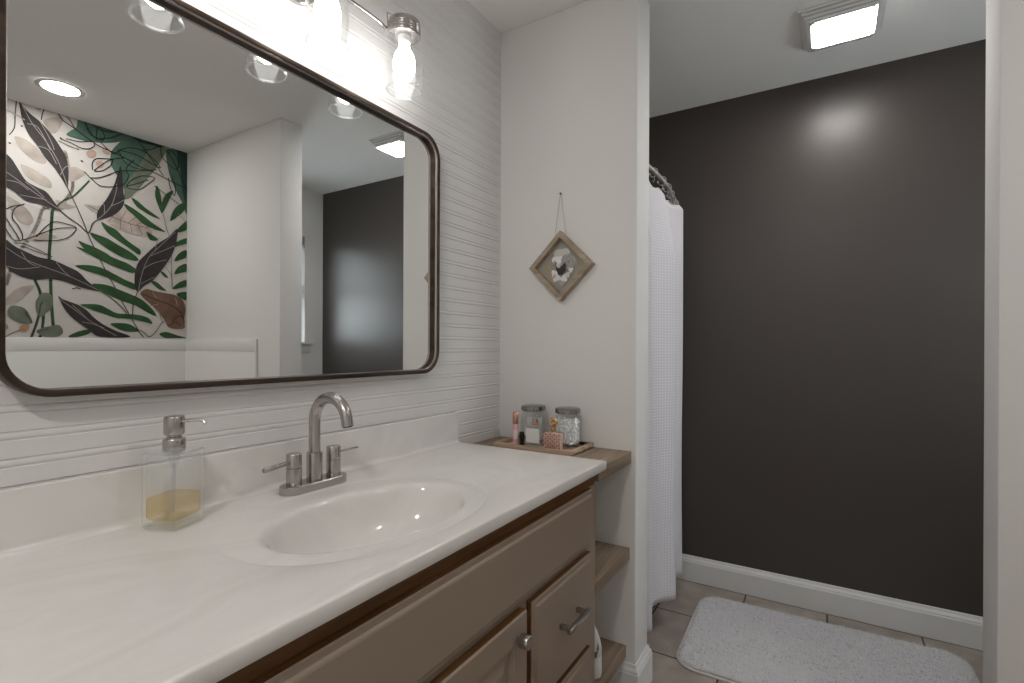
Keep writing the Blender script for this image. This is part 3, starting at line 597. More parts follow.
# ------------------------------------------------------------------ faucet
def faucet():
    x, y = .0905, .7655
    t = thing('faucet', 'brushed nickel two handle arched faucet behind the basin', 'faucet', (x, y, ZC))
    def stad(rr, L, z):
        out = []
        for s_ in (1, -1):
            for k in range(13):
                a = (0 if s_ > 0 else pi)+pi*k/12; out.append((x+rr*cos(a), y+s_*L+rr*sin(a), z))
        return out
    rings = [stad(.0255, .0585, ZC-.0005), stad(.0262, .0585, ZC+.001), stad(.0262, .0585, ZC+.0165), stad(.0245, .0585, ZC+.0185), stad(.001, .05, ZC+.0185)]
    rings = [q+[q[0]] for q in rings]
    MB().sweep(rings, 'nickel').build('base_plate', t)
    MB().lathe([(.0172, 0), (.0175, .002), (.0175, .062), (.0165, .0645), (.0125, .0645)], 'nickel', (x, y, ZC+.0175)).build('collar', t)
    pts = [(x, y, ZC+.075), (x, y, 1.0), (x, y, 1.028)]; ra = .0555
    for k in range(1, 22):
        a = pi-(pi*1.0)*k/21*.97; pts.append((x+ra+ra*cos(a), y, 1.03+ra*sin(a)))
    e = Vector(pts[-1]); d = (e-Vector(pts[-2])).normalized(); pts.append(tuple(e+d*.010))
    mb = MB(); mb.tube(pts, [.0128]*(len(pts)-1)+[.0128], 'nickel', 24); mb.tube([tuple(e+d*.010), tuple(e+d*.0125)], [.0105, .0098], 'black', 20)
    mb.build('spout', t)
    for s_ in (-1, 1):
        yy = y+s_*.0535
        h = MB().lathe([(.0160, 0), (.0165, .0015), (.0165, .0380), (.0145, .0388), (.0145, .0405), (.0165, .0413), (.0165, .0680), (.0155, .0695), (.001, .0695)], 'nickel', (x, yy, ZC+.0178)).build('handle', t)
        d = Vector((.22, -1, -.03)) if s_ < 0 else Vector((.12, 1, .05)); d.normalize(); a = Vector((x, yy, ZC+.0705))
        mb = MB(); L = .086 if s_ < 0 else .068
        rr = (.0042, .0048, .0055) if s_ < 0 else (.003, .0028, .0026)
        mb.tube([a+d*.012, a+d*.03, a+d*(L-.002), a+d*L], [rr[0], rr[1], rr[2], rr[2]*.8], 'nickel', 14); l = mb.build('lever', h, loc=(0,0,0)); 
        l.matrix_parent_inverse = Matrix()
        l.location = -Vector(t.location) if False else Vector((0,0,0))
        l.data.transform(Matrix.Translation(-Vector(t.location)))
faucet()

# ------------------------------------------------------------------ soap dispenser
def dispenser():
    ctr = Vector((.087, .468, ZC)); ang = math.atan2(.027, .062)
    t = thing('soap_dispenser', 'clear glass pump dispenser with amber liquid beside the faucet', 'soap dispenser', ctr)
    def rbox(hx, hy, z0, z1, m, mb, bev=.003, ctop=0, seg=3):
        q = bmesh.new(); bmesh.ops.create_cube(q, size=1)
        for v in q.verts: v.co = Vector((v.co.x*2*hx, v.co.y*2*hy, (z0+z1)/2+v.co.z*(z1-z0)))
        bmesh.ops.bevel(q, geom=q.edges[:], offset=bev, segments=seg, affect='EDGES')
        q.transform(Matrix.Translation(ctr) @ Matrix.Rotation(ang, 4, 'Z')); mb.bm(q, m)
    mb = MB(); rbox(.0345, .0365, .0005, .138, 'bottle_glass', mb, .0035); rbox(.0305, .0325, .016, .133, 'bottle_glass', mb, .004); rbox(.0335, .0355, .002, .0095, 'glass_edge', mb, .003)
    q = Matrix.Translation(ctr) @ Matrix.Rotation(ang, 4, 'Z')
    for z in (.004, .1345): mb.tube([q @ Vector((a*.0325, b*.0345, z)) for a, b in ((1,1),(-1,1),(-1,-1),(1,-1))], .0013, 'jar_rim', 6, closed=True)
    for a, b in ((1,1),(-1,1),(-1,-1),(1,-1)): mb.tube([q @ Vector((a*.0325, b*.0345, .005)), q @ Vector((a*.0325, b*.0345, .134))], .0012, 'jar_rim', 6)
    mb.build('bottle', t)
    mb = MB(); rbox(.0300, .0320, .0165, .057, 'amber', mb, .0035); mb.build('liquid', t)['label'] = 'amber liquid soap'
    o = ctr+Vector((0, 0, .1375))
    MB().lathe([(.0175, .0005), (.0182, .002), (.0182, .019), (.0172, .0205), (.0125, .021), (.0125, .0235), (.0112, .025), (.0112, .031)], 'nickel', o).build('collar', t)
    MB().lathe([(.0150, .0275), (.0160, .029), (.0168, .031), (.0168, .058), (.0155, .061), (.001, .0615)], 'nickel', o).build('pump_head', t)
    d = Vector((.86, .50, 0)).normalized(); a = o+Vector((0, 0, .0515))
    MB().tube([a+d*.014, a+d*.03+Vector((0,0,.0025)), a+d*.045+Vector((0,0,.0028)), a+d*.054+Vector((0,0,.0008)), a+d*.059+Vector((0,0,-.004))], [.0032,.0028,.0026,.0026,.0022], 'chrome', 12).build('nozzle', t)
    MB().tube([ctr+Vector((0,0,.022)), ctr+Vector((0,0,.112))], .0025, 'acrylic', 10).lathe([(.004,.104),(.009,.118),(.012,.137)], 'acrylic', ctr, n=18).build('dip_tube', t)
dispenser()

# ------------------------------------------------------------------ mirror
def rrect(x, y0, y1, z0, z1, r, n=10):
    out = []
    for cy, cz, a0 in ((y1-r, z1-r, 0), (y0+r, z1-r, pi/2), (y0+r, z0+r, pi), (y1-r, z0+r, 1.5*pi)):
        for k in range(n+1):
            a = a0+pi/2*k/n; out.append((x, cy+r*cos(a), cz+r*sin(a)))
    return out
def mirror():
    y0, y1, z0, z1, r = .243, 1.2785, 1.1176, 1.8725, .072
    t = thing('wall_mirror', 'large rectangular mirror in rounded bronze frame above the basin', 'mirror', (0, .76, z0))
    rings = []
    mb = MB()
    for x, i in ((.0008, 0), (.033, 0), (.035, .0012), (.035, .0100), (.0340, .0118), (.0008, .0118)):
        q = rrect(x, y0+i, y1-i, z0+i, z1-i, r-i); rings.append(q+[q[0]])
    mb.sweep(rings, 'bronze'); rings = []
    for x, i in ((.0250, .0119), (.0330, .0119), (.0330, .0126), (.0250, .0130)):
        q = rrect(x, y0+i, y1-i, z0+i, z1-i, r-i); rings.append(q+[q[0]])
    mb.sweep(rings, 'bronze_lit'); rings = []  # paler strip: highlight along the inner wall put into the colour
    for x, i in ((.0148, .0119), (.0249, .0119), (.0249, .0128), (.0148, .0130)):
        q = rrect(x, y0+i, y1-i, z0+i, z1-i, r-i); rings.append(q+[q[0]])
    mb.sweep(rings, 'bronze'); mb.build('frame', t)
    q = rrect(.0145, y0+.0125, y1-.0125, z0+.0125, z1-.0125, r-.0125); q0 = [(.004, a[1], a[2]) for a in q]; n = len(q)
    MB().add(q+q0, [tuple(range(n)), tuple(range(2*n-1, n-1, -1))]+[(i, (i+1) % n, n+(i+1) % n, n+i) for i in range(n)], 'mirror').build('mirror_glass', t, smooth=False)
mirror()

# ------------------------------------------------------------------ vanity light (three jar shades)
def vanity_light():
    xj = .1305; ys = (.518, .765, 1.0125)
    t = thing('vanity_light', 'three jar vanity light in brushed metal above the mirror', 'wall light', (0, ys[1], 2.09))
    MB().lathe([(.062, .0008), (.062, .012), (.055, .018), (.02, .02), (.016, .03)], 'nickel', (0, ys[1], 2.092), (1,0,0), n=40).build('backplate', t)
    xb, zb = .083, 2.067
    MB().tube([(.02, ys[1], 2.092), (.05, ys[1], 2.092), (.075, ys[1], 2.075), (xb, ys[1]+.012, zb)], .0075, 'nickel', 14).tube(
        cr([(xj-.037, ys[0]+.012, 2.055), (xb+.003, ys[0]+.032, 2.060), (xb, ys[0]+.06, zb), (xb, ys[1], zb), (xb, ys[2]-.06, zb), (xb+.003, ys[2]-.032, 2.060), (xj-.037, ys[2]-.012, 2.055)], 8), .0048, 'nickel', 12).tube(
        [(xb, ys[1], zb), (xj-.037, ys[1], 2.060)], .0048, 'nickel', 12).build('arm', t)
    for y in ys:
        o = (xj, y, 0)
        s_ = MB().lathe([(.0465, 1.889), (.0475, 1.893), (.0475, 2.018), (.0455, 2.027), (.0405, 2.034), (.0395, 2.040)], 'glass_jar', o, cap=False, n=40).lathe(
            [(.0450, 1.8895), (.0450, 2.017), (.0430, 2.025), (.0385, 2.033)], 'glass_jar', o, cap=False, n=40).tube(
            [(xj+.0462*cos(2*pi*k/40), y+.0462*sin(2*pi*k/40), 1.8895) for k in range(40)], .0028, 'jar_rim', 8, closed=True).build('jar_shade', t)
        s_['label'] = 'clear glass jar shade'
        pr = [(.0400, 2.034), (.0418, 2.036)]
        for i in range(4): zz = 2.038+.0065*i; pr += [(.0418, zz), (.0428, zz+.002), (.0428, zz+.004), (.0418, zz+.006)]
        pr += [(.0425, 2.067), (.0405, 2.073), (.034, 2.075), (.012, 2.077), (.012, 2.086), (.001, 2.087)]
        MB().lathe(pr, 'nickel', o, n=40).build('lid', t)
        MB().lathe([(.014, 2.015), (.0165, 2.018), (.0165, 2.046), (.014, 2.048)], 'plastic_white', o, n=24).build('socket', t)
        MB().lathe([(.001, 1.913), (.009, 1.915), (.019, 1.922), (.0265, 1.936), (.0295, 1.952), (.0290, 1.968), (.0250, 1.984), (.0185, 1.996), (.0145, 2.004), (.0135, 2.012)], 'bulb', o, n=28).build('bulb', t)
        MB().tube([(xj-.030, y-.030, 2.046), (xj-.031, y-.033, 2.092), (xj-.026, y-.004, 2.097), (xj-.036, y-.024, 2.054)], .0016, 'nickel', 8).build('bail_wire', t)
vanity_light()

# ------------------------------------------------------------------ vanity cabinet
def vanity():
    t = thing('vanity_cabinet', 'taupe painted vanity cabinet under the white countertop', 'cabinet', (.28, .77, 0))
    XB = .530; FX = .5515
    mb = MB(); yl, yr = .165, 1.385
    mb.box((.004, yl, .09), (.02, yr, ZC-.028), 'taupe_paint'); mb.box((.02, yl, .09), (XB-.0195, yl+.016, ZC-.028), 'taupe_paint'); mb.box((.02, yr-.016, .09), (XB-.0195, yr, ZC-.028), 'taupe_paint')
    mb.box((.02, yl+.016, .09), (XB-.0195, yr-.016, .106), 'taupe_paint'); mb.box((.004, yl, 0), (XB-.07, yr, .0895), 'taupe_paint')
    for a, b, c, d in ((yl, yl+.045, .09, .8055), (yr-.045, yr, .09, .8055), (.565, .60, .09, .8055), (.945, .995, .09, .8055), (yl+.04, yr-.04, .09, .13), (yl+.04, yr-.04, .605, .70), (.99, yr-.04, .355, .405)):
        mb.box((XB-.019, a, c), (XB-.0004*(b-a > .1), b, d), 'taupe_paint')
    mb.build('body', t)
    MB().box((XB-.019, yl, .8065), (XB-.002, yr, ZC-.0275), 'oak_rail_edge_shade').build('top_rail', t)['label'] = 'unpainted brown wood rail'
    def raised(y0, y1, z0, z1, name, m='taupe_paint'):  # slab front with stepped moulded edge
        mb = MB(); rings = []
        for x, i in ((XB+.0006, 0), (FX-.008, 0), (FX-.006, .003), (FX-.0055, .012), (FX-.001, .015), (FX, .018)):
            rings.append([(x, y0+i, z0+i), (x, y1-i, z0+i), (x, y1-i, z1-i), (x, y0+i, z1-i), (x, y0+i, z0+i)])
        mb.sweep(rings[:2], 'oak_rail_edge_shade'); mb.sweep(rings[1:], m); mb.add([rings[-1][k] for k in range(4)], [(0,1,2,3)], m); mb.add([rings[0][k] for k in range(4)], [(3,2,1,0)], m)  # brown side faces: shade in the gaps put into the colour
        return mb.build(name, t, smooth=False)
    raised(.21, 1.325, .655, .809, 'false_front')
    def door(y0, y1, z0, z1, knob_y):
        mb = MB(); s_ = .062; rings = []
        for x, i in ((XB+.0006, 0), (FX-.004, 0), (FX, .003), (FX, s_-.010), (FX-.003, s_-.007), (FX-.0035, s_-.003), (FX-.010, s_), (FX-.010, s_+.012), (FX-.003, s_+.030)):
            rings.append([(x, y0+i, z0+i), (x, y1-i, z0+i), (x, y1-i, z1-i), (x, y0+i, z1-i), (x, y0+i, z0+i)])
        mb.sweep(rings[:2], 'oak_rail_edge_shade'); mb.sweep(rings[1:], 'taupe_paint'); mb.add([rings[-1][k] for k in range(4)], [(0,1,2,3)], 'taupe_paint'); mb.add([rings[0][k] for k in range(4)], [(3,2,1,0)], 'taupe_paint')  # door sides in brown too, as painted gap shade
        d = mb.build('door', t, smooth=False)
        kn = MB().lathe([(.0055, 0), (.0055, .008), (.0135, .010), (.0152, .013), (.0152, .029), (.014, .031), (.001, .0315)], 'nickel', (FX, knob_y+.006, .592), (1,0,0)).build('knob', d, loc=(0,0,0))
        kn.data.transform(Matrix.Translation(-Vector(t.location))); kn['label'] = 'round brushed metal knob'
    door(.573, .958, .12, .634, .908)
    door(.20, .567, .12, .634, .52)
    for z0, z1 in ((.386, .634), (.12, .372)):
        d = raised(.988, 1.322, z0, z1, 'drawer'); zc = (z0+z1)/2+.014
        mb = MB()
        for yy in (1.118, 1.212): mb.box((FX+.0002, yy-.0055, zc-.0055), (FX+.026, yy+.0055, zc+.0055), 'nickel', .001)
        mb.box((FX+.024, 1.104, zc-.007), (FX+.036, 1.226, zc+.007), 'nickel', .0025)
        hd = mb.build('handle', d, loc=(0,0,0)); hd.data.transform(Matrix.Translation(-Vector(t.location))); hd['label'] = 'brushed metal bar pull'
vanity()

# ------------------------------------------------------------------ open wood shelves in the gap
for z, lab, y0, x1 in ((.849, 'top brown wood shelf level with the countertop, holding the tray', Y0+.001, .535), (.520, 'middle brown wood shelf between vanity and wall end, empty', 1.386, .531), (.185, 'lowest brown wood shelf beside vanity, holding the white bottle', 1.386, .519)):
    mb = MB().box((.003, y0, z-.040), (x1, Y1-.0005, z), 'shelf_wood', .0015); o = mb.build('wood_shelf'); tag(o, lab, 'shelf', 'wood shelves beside the vanity')

# ------------------------------------------------------------------ tray and toiletries
ZT = .849
def tray():
    q = MB(); x0, x1, y0, y1 = .104, .402, 1.486, 1.678
    q.box((x0, y0, ZT+.0003), (x1, y1, ZT+.006), 'tray_wood', .001)
    for a, b in (((x0, y0, ZT+.0003), (x1, y0+.010, ZT+.019)), ((x0, y1-.010, ZT+.0003), (x1, y1, ZT+.019)), ((x0, y0+.01, ZT+.0003), (x0+.010, y1-.01, ZT+.019)), ((x1-.010, y0+.01, ZT+.0003), (x1, y1-.01, ZT+.019))): q.box(a, b, 'tray_wood', .0015)
    tag(q.build('wooden_tray'), 'pale wooden tray holding perfumes and jars on the top shelf', 'tray')
tray()
ZB = ZT+.0065
def jar(x, y, r, h, label, fill):
    t = thing('glass_canister', label, 'jar', (x, y, ZB), 'lidded glass canisters on the tray')
    MB().lathe([(r-.006, .0), (r, .005), (r, h-.028), (r-.006, h-.018), (r-.012, h-.012), (r-.012, h-.004)], 'glass', (x, y, ZB), n=40).lathe([(r-.008, .006), (r-.004, .010), (r-.004, h-.030), (r-.016, h-.014)], 'glass', (x, y, ZB), n=40, cap=False).build('jar_body', t)
    MB().lathe([(r-.011, h-.0115), (r-.004, h-.011), (r-.002, h-.009), (r-.002, h+.004), (r-.004, h+.006), (r-.009, h+.0075), (.001, h+.0085)], 'steel', (x, y, ZB), n=40).build('lid', t)['label'] = 'polished steel lid'
jar(.192, 1.618, .047, .128, 'left lidded glass canister, clear and pale inside, behind perfume', False)
jar(.331, 1.615, .046, .128, 'right lidded glass canister packed with white cotton swabs', True)
mb = MB(); rnd = random.Random(3)
for i in range(700):
    a = rnd.random()*2*pi; rr = .036*math.sqrt(rnd.random()); z = ZB+.014+rnd.random()*.082; c = Vector((.331+rr*cos(a), 1.615+rr*sin(a), z))
    d = Vector((rnd.gauss(0,1), rnd.gauss(0,1), rnd.gauss(0,.8))).normalized()*.010
    p0, p1 = c-d, c+d
    for q in (p0, p1):
        v = Vector((q.x-.331, q.y-1.615)); 
        if v.length > .0395: v *= .0395/v.length; q.x, q.y = .331+v.x, 1.615+v.y
        q.z = max(q.z, ZB+.0112)
    mb.tube([p0, (p0+p1)/2, p1], [.0032, .0042, .0032], 'cotton', 6)
tag(mb.build('cotton_swabs'), 'loose white cotton pieces filling the right glass canister', 'cotton', kind='stuff')
mb = MB()
for i in range(26):
    a = rnd.random()*2*pi; rr = .034*math.sqrt(rnd.random()); x, y = .192+rr*cos(a), 1.618+rr*sin(a)
    mb.tube([(x, y, ZB+.0112), (x+rnd.gauss(0,.002), y+rnd.gauss(0,.002), ZB+.080)], .0016, 'cotton', 6).tube([(x, y, ZB+.080), (x, y, ZB+.092)], [.0025,.0032], 'cotton', 6)
tag(mb.build('cotton_sticks'), 'upright white cotton sticks inside the left glass canister', 'cotton', kind='stuff')
def perfume_clear():
    x, y = .238, 1.548; t = thing('perfume_bottle', 'clear square perfume bottle with white label and copper neck', 'perfume bottle', (x, y, ZB))
    MB().box((x-.034, y-.014, ZB), (x+.034, y+.014, ZB+.076), 'glass', .005, 3).box((x-.029, y-.010, ZB+.010), (x+.029, y+.010, ZB+.071), 'glass', .004, 3).box((x-.0335, y-.0135, ZB+.001), (x+.0335, y+.0135, ZB+.007), 'glass_edge', .003).build('bottle', t)
    MB().box((x-.028, y-.0152, ZB+.016), (x+.026, y-.0144, ZB+.064), 'label').box((x-.024, y-.0152, ZB+.067), (x+.022, y-.0144, ZB+.073), 'grey_text').build('paper_label', t)
    MB().lathe([(.011, .0762), (.011, .088), (.0085, .089), (.0085, .097)], 'copper', (x, y, ZB)).build('neck', t)
    MB().lathe([(.0125, .0895), (.013, .091), (.013, .112), (.006, .117), (.004, .128), (.001, .129)], 'acrylic', (x, y, ZB), n=20).build('cap', t)
perfume_clear()
def perfume_pink():
    x, y = .324, 1.520; t = thing('perfume_bottle', 'pink lattice patterned perfume bottle with jewelled gold stopper', 'perfume bottle', (x, y, ZB))
    hx = .0355
    MB().box((x-hx, y-.015, ZB), (x+hx, y+.015, ZB+.066), 'pink_glass', .006, 3).box((x-hx+.004, y-.0125, ZB+.004), (x+hx-.004, y+.0125, ZB+.060), 'pink_pale', .004).build('bottle', t)
    mb = MB()
    for i in range(8):
        for j in range(8):
            cx, cz = x-hx+.007+i*.0082, ZB+.006+j*.0072; s_ = .0034
            mb.prism([(cx-s_, y-.0153, cz), (cx, y-.0153, cz-s_), (cx+s_, y-.0153, cz), (cx, y-.0153, cz+s_)], (0, -.0012, 0), 'pink' if (i+j) % 2 else 'copper')
    mb.build('lattice_panel', t, smooth=False)
    MB().lathe([(.008, .0662), (.009, .068), (.009, .078), (.007, .080)], 'gold', (x, y, ZB)).build('collar', t)
    mb = MB()
    for k in range(6):
        a = 2*pi*k/6; mb.lathe([(.001, -.008), (.006, -.005), (.0085, 0), (.006, .005), (.001, .008)], 'gold', (x+.010*cos(a), y, ZB+.096+.009*sin(a)), (cos(a), 0, sin(a)), n=8)
    mb.lathe([(.001, -.009), (.007, -.006), (.009, 0), (.007, .006), (.001, .009)], 'acrylic', (x, y-.003, ZB+.096), (0, 1, 0), n=10)
    mb.build('stopper', t)
perfume_pink()
def roller():
    x, y = .158, 1.550; t = thing('perfume_vial', 'slim pink rollerball vial with copper cap at tray left end', 'perfume bottle', (x, y, ZB))
    MB().lathe([(.0095, 0), (.0102, .0015), (.0102, .072), (.009, .074)], 'pink_liquid', (x, y, ZB), n=20).lathe([(.0106, .020), (.0106, .052)], 'pink_pale', (x, y, ZB), n=20, cap=False).build('vial', t)
    MB().lathe([(.0102, .0745), (.0106, .076), (.0106, .114), (.0095, .1155), (.001, .1157)], 'copper', (x, y, ZB), n=20).build('cap', t)
roller()
def black_vial():
    x, y = .183, 1.552; t = thing('perfume_vial', 'tiny black glass vial with clear cap beside the pink vial', 'perfume bottle', (x, y, ZB))
    MB().lathe([(.0085, 0), (.009, .0015), (.009, .044), (.006, .047)], 'black', (x, y, ZB), n=20).build('vial', t)
    MB().lathe([(.0065, .0475), (.0068, .050), (.0068, .078), (.0035, .092), (.001, .093)], 'acrylic', (x, y, ZB), n=20).build('cap', t)
black_vial()

# white plastic bottle on the lowest shelf
def cleaner():
    x, y, z = .474, 1.478, .1855; t = thing('spray_bottle', 'white plastic cleaning bottle with dark mark on lowest shelf', 'bottle', (x, y, z))
    def ell(rx, ry, h): return [(x+rx*cos(2*pi*k/32), y+ry*sin(2*pi*k/32), z+h) for k in range(33)]
    pr = [(.001,0),(.032,0),(.038,.004),(.040,.02),(.0395,.062),(.0375,.066),(.0395,.070),(.039,.09),(.034,.115),(.026,.138),(.018,.152),(.013,.160),(.013,.166),(.001,.166)]
    MB().sweep([ell(a, a*.72, h) for a, h in pr], 'plastic_white').build('bottle', t)
    MB().lathe([(.0150, .1665), (.0155, .168), (.0155, .188), (.013, .191), (.001, .1915)], 'plastic_shadow', (x, y, z)).build('cap', t)
    mb = MB()
    P0 = [(-1.0, .074), (-.75, .068), (-.42, .095), (-.40, .115), (-.7, .088), (-.9, .088)]
    vs_ = []
    for a, h in P0: rr = .0402 if h < .09 else .0402-(h-.09)*.20; rr *= 1.02; vs_.append((x+rr*cos(a), y+rr*.72*sin(a)-.0002, z+h))
    mb.add([(v[0]+.0004, v[1], v[2]) for v in vs_], [tuple(range(6))], 'sign_grey')
    mb.build('printed_mark', t, smooth=False)['label'] = 'dark grey tick shaped mark'
cleaner()

# ------------------------------------------------------------------ diamond shadow box
def diamond():
    cx, cz, hd = .2745, 1.4960, .1270; s_ = hd*math.sqrt(2)/2; yb = Y1-.0008; yf = yb-.030
    t = thing('hanging_picture', 'small diamond shaped wooden shadow box hung on the white wall', 'picture', (cx, Y1, cz))
    def pt(a, b, y): return (cx+(a-b)*.70711, y, cz+(a+b)*.70711)
    rings = []
    for y, i in ((yb, 0), (yf+.001, 0), (yf, .001), (yf, .0165), (yf+.001, .0175), (yb-.006, .0175)):
        q = s_-i; rings.append([pt(-q, -q, y), pt(q, -q, y), pt(q, q, y), pt(-q, q, y), pt(-q, -q, y)])
    MB().sweep(rings, 'frame_wood').build('frame', t, smooth=False)
    q = s_-.017
    mb = MB(); mb.prism([pt(-q, -q, yb-.001), pt(q, -q, yb-.001), pt(q, q, yb-.001), pt(-q, q, yb-.001)], (0, -.005, 0), 'box_back')
    mb.build('backing', t, smooth=False)
    # arrangement: pale rose, grey rose, dark butterfly-like leaf
    def disc(u, v, r, y, m, n=9, w=.25, ph=0):
        c = pt(u, v, y); mb.add([c]+[(c[0]+r*(1+w*sin(3*2*pi*k/n+ph))*cos(2*pi*k/n), y+.0015, c[2]+r*(1+w*sin(3*2*pi*k/n+ph))*sin(2*pi*k/n)) for k in range(n)], [(0, 1+k, 1+(k+1) % n) for k in range(n)], m)
    mb = MB(); y = yb-.008
    def blob(dx, dz, r, m, dy=0, w=.2, ph=0): disc((dx+dz)/1.41421, (dz-dx)/1.41421, r, y-dy, m, 18, w, ph)
    blob(-.002, .040, .030, 'paint_stem_pale', 0); blob(-.048, .000, .022, 'paint_brown_pale', .0008, .3, 1); blob(-.030, -.030, .026, 'paint_brown_pale', .0010, .2, 2)
    blob(.046, .010, .020, 'paint_brown_pale', .0009, .2, 3); blob(-.018, .020, .022, 'label', .0012); blob(.000, -.046, .020, 'paint_greyrose2', .0012)
    for i in range(5): blob(.028, .016, .030-.0055*i, ('paint_greyrose', 'paint_greyrose2')[i % 2], .002+.0006*i, .10, i*1.3)
    for i, (dx, dz, r, m) in enumerate(((-.036, .004, .013, 'paint_greyrose'), (-.030, -.024, .013, 'label'), (-.022, -.040, .015, 'label'), (-.030, -.034, .006, 'paint_greyrose2'), (.010, -.044, .013, 'label'), (.024, -.032, .010, 'paint_stem_pale'), (.038, -.016, .009, 'label'), (-.012, .014, .010, 'label'), (-.026, .014, .007, 'paint_greyrose'))):
        blob(dx, dz, r, m, .002+.0007*i, .22, i)
    A = [(-.022, .006), (-.014, -.004), (-.006, -.008), (.006, .004), (.018, .014), (.019, -.004), (.016, -.018), (.006, -.028), (-.004, -.032), (-.012, -.028), (-.018, -.014)]
    mb.add([(cx+a, y-.009, cz+b) for a, b in A], [tuple(range(11))], 'paint_charcoal')
    mb.build('dried_flowers', t, smooth=False)['label'] = 'grey and white flowers with a dark leaf'
    MB().lathe([(.0035, 0), (.0035, .002), (.0012, .003), (.0012, .014)], 'black', (.2695, Y1-.0155, 1.762), (0, 1, 0), n=12).build('nail', t)
    MB().tube([(.2505, yb-.020, cz+hd-.021), (.2685, Y1-.012, 1.7625), (.2705, Y1-.012, 1.7625), (.2965, yb-.020, cz+hd-.023)], .0010, 'string', 6).build('string', t)
mat('box_back', (.36,.34,.29), .8); mat('paint_stem_pale', (.62,.62,.58), .7); mat('paint_brown_pale', (.42,.33,.22), .7); mat('paint_greyrose', (.33,.32,.31), .7); mat('paint_greyrose2', (.45,.43,.41), .7)
diamond()

# ------------------------------------------------------------------ shower rod, rings, curtain
rod = cr([(.395, Y1B+.002, 1.95), (.452, 1.97, 1.95), (.470, 2.18, 1.95), (.458, 2.45, 1.95), (.405, Y2-.002, 1.95)], 10)
t = thing('shower_rod', 'curved brushed metal shower rod by the dark wall', 'shower rod', (.46, 2.3, 1.95))
MB().tube(rod, .0085, 'satin_light', 16).build('rod', t)
MB().lathe([(.032, 0), (.032, .006), (.018, .012)], 'nickel', (.405, Y2-.0005, 1.95), (0, -1, 0)).build('flange', t)
MB().lathe([(.032, 0), (.032, .006), (.018, .012)], 'nickel', (.395, Y1B+.0005, 1.95), (0, 1, 0)).build('flange', t)
cpath = cr([(.42, 1.850, 0), (.47, 1.885, 0), (.528, 1.945, 0), (.480, 2.02, 0), (.470, 2.09, 0), (.492, 2.165, 0), (.543, 2.250, 0), (.485, 2.32, 0), (.470, 2.37, 0), (.488, 2.43, 0), (.508, 2.52, 0), (.462, 2.575, 0), (.440, 2.63, 0)], 9)
mb = MB(); nz = 60; ztop, zbot = 1.902, .115; rings = []
L_ = len(cpath)
for j in range(nz+1):
    f = j/nz; row = []
    for i, q in enumerate(cpath):
        amp = (.25+.75*min(1, f*6)) if i < L_*.66 else .95; xm = .468
        zt = ztop+.004-.036*(i/L_); z = zt+(zbot-zt)*f
        if j < 3: z -= .014*abs(sin(i/L_*pi*9))*(1-j/3)
        ex = max(0, (i-(L_-24))/24); z -= (1-f)**6*.0*ex
        row.append((xm+(q.x-xm)*amp+.004*sin(f*7+i*.35)*f, q.y+.003*sin(f*5+i*.2)*f, z))
    rings.append(row)
mb.sweep(rings, 'curtain')
cur = mb.build('shower_curtain', angle=170)
so = cur.modifiers.new('thickness', 'SOLIDIFY'); so.thickness = .003
tag(cur, 'white waffle weave shower curtain gathered beside the dark wall', 'curtain')
r0 = None
def rod_at(y): return min(rod, key=lambda v: abs(v.y-y))
mbr = MB(); pr = []
for k in range(20):
    a = -.35*pi+1.75*pi*k/19; pr.append((0+.021*sin(a), 0, -.006+.023*cos(a)))
mbr.tube([(.018*sin(1.7*pi*k/22-.25*pi), 0, -.006+.019*cos(1.7*pi*k/22-.25*pi)) for k in range(23)], .0015, 'satin_light', 8)
for p_ in ((.018*sin(-.25*pi), 0, -.006+.019*cos(-.25*pi)), (.018*sin(1.45*pi), 0, -.006+.019*cos(1.45*pi))): mbr.lathe([(.001,-.005),(.004,-.003),(.005,0),(.004,.003),(.001,.005)], 'satin_light', p_, n=10)
mbr.tube([(0, 0, -.025), (.004, 0, -.036), (0, 0, -.048), (-.004, 0, -.040)], .0012, 'satin_light', 6)
ring0 = mbr.build('curtain_ring')
poss = ['nearest the white wall end', 'second from the white wall end', 'third from the white wall end', 'middle of the row', 'third from the dark wall', 'second from the dark wall', 'closest to the dark wall']
for k, y in enumerate((1.93, 2.04, 2.15, 2.27, 2.39, 2.50, 2.59)):
    o = ring0 if k == 0 else ring0.copy()
    if k: C.objects.link(o)
    q = rod_at(y); o.location = (q.x, q.y, 1.95); o.rotation_euler = (0, 0, .25*sin(k*2.1))
    tag(o, 'metal curtain ring on the curved rod, '+poss[k], 'curtain ring', 'rings holding the shower curtain')

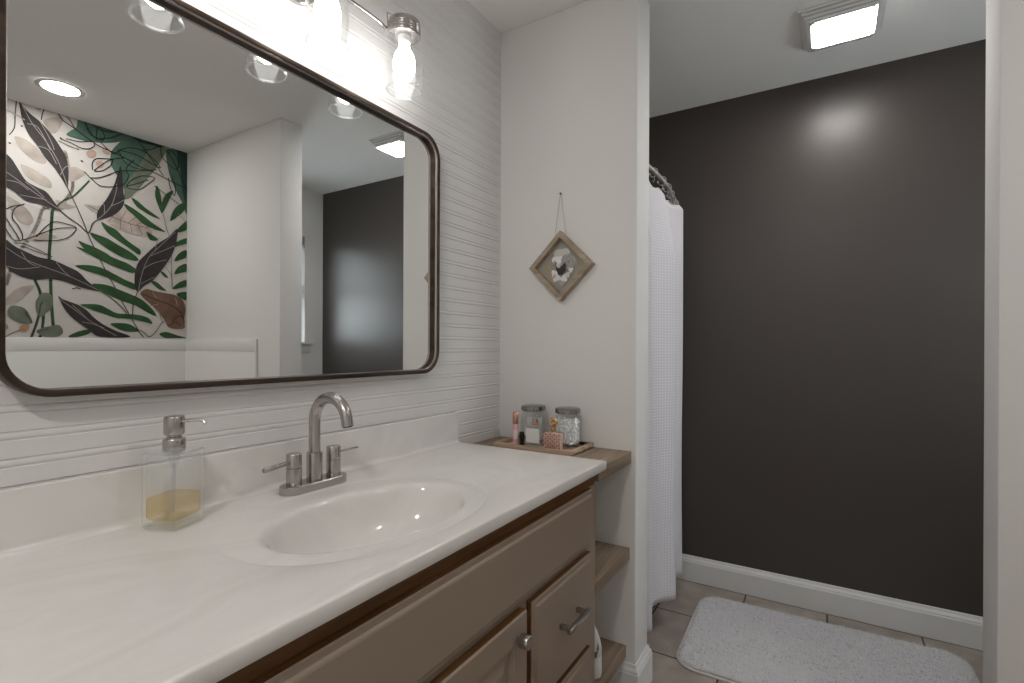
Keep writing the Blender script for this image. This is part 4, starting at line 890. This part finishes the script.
# ------------------------------------------------------------------ rug
def rug():
    x0, x1, y0, y1, r = .598, 1.568, 1.975, 2.600, .085; rot = Matrix.Rotation(R(1.6), 3, 'Z'); c = Vector(((x0+x1)/2, (y0+y1)/2, 0)); rnd = random.Random(5)
    from mathutils import noise
    hx, hy = (x1-x0)/2, (y1-y0)/2
    def inside(u, v):                              # signed distance to rounded rect
        qx, qy = abs(u)-(hx-r), abs(v)-(hy-r); return math.hypot(max(qx, 0), max(qy, 0))+min(max(qx, qy), 0)-r
    t = thing('bath_rug', 'fluffy light grey bath rug on the tiled floor', 'rug', (c.x, c.y, 0))
    mb = MB(); n = 14; out = []
    for cx_, cy_, a0 in ((hx-r, hy-r, 0), (-hx+r, hy-r, pi/2), (-hx+r, -hy+r, pi), (hx-r, -hy+r, 1.5*pi)):
        for k in range(n+1): a = a0+pi/2*k/n; out.append((cx_+r*cos(a), cy_+r*sin(a)))
    P3 = [c+rot @ Vector((u, v, 0)) for u, v in out]
    mb.prism([(q.x, q.y, .0008) for q in P3], (0, 0, .007), 'rug_binding'); mb.tube([(q.x, q.y, .0052) for q in P3], .0045, 'rug_binding', 8, closed=True)
    mb.build('backing', t)
    mb = MB(); NX, NY = 250, 162; vs_, fs, idx = [], [], {}
    for i in range(NX+1):
        for j in range(NY+1):
            u, v = -hx+2*hx*i/NX, -hy+2*hy*j/NY; d = inside(u, v)
            if d > -.004: continue
            e = min(1, (-d-.004)/.016); h = .006+.012*math.sqrt(e)
            h += e*(.0042*noise.noise(Vector((u*55, v*55, 0)))+.003*noise.noise(Vector((u*130, v*130, 3)))+rnd.uniform(-.0016, .0016))
            p3 = c+rot @ Vector((u+rnd.uniform(-.001, .001), v+rnd.uniform(-.001, .001), 0)); idx[i, j] = len(vs_); vs_.append((p3.x, p3.y, h))
    for i in range(NX):
        for j in range(NY):
            q = [(i, j), (i+1, j), (i+1, j+1), (i, j+1)]
            if all(a in idx for a in q): fs.append(tuple(idx[a] for a in q))
    mb.add(vs_, fs, 'rug')
    tv, tf = [], []
    for k in range(26000):                         # yarn tufts
        u, v = rnd.uniform(-hx, hx), rnd.uniform(-hy, hy); d = inside(u, v)
        if d > -.003: continue
        e = min(1, (-d-.003)/.016); h0 = .005+.010*math.sqrt(e); a = rnd.random()*2*pi; l = rnd.uniform(.006, .011)
        b_ = c+rot @ Vector((u, v, 0)); w_ = Vector((cos(a), sin(a), 0))*.0016; lean = Vector((rnd.gauss(0,.004), rnd.gauss(0,.004), 0)); 
        if d > -.02: lean = lean+rot @ Vector((u/hx, v/hy, 0))*.004
        o_ = len(tv); tv += [tuple(b_-w_+Vector((0,0,h0))), tuple(b_+w_+Vector((0,0,h0))), tuple(b_+lean+Vector((0,0,h0+l)))]; tf.append((o_, o_+1, o_+2))
    mb.add(tv, tf, 'rug')
    mb.build('pile', t, angle=180)
rug()
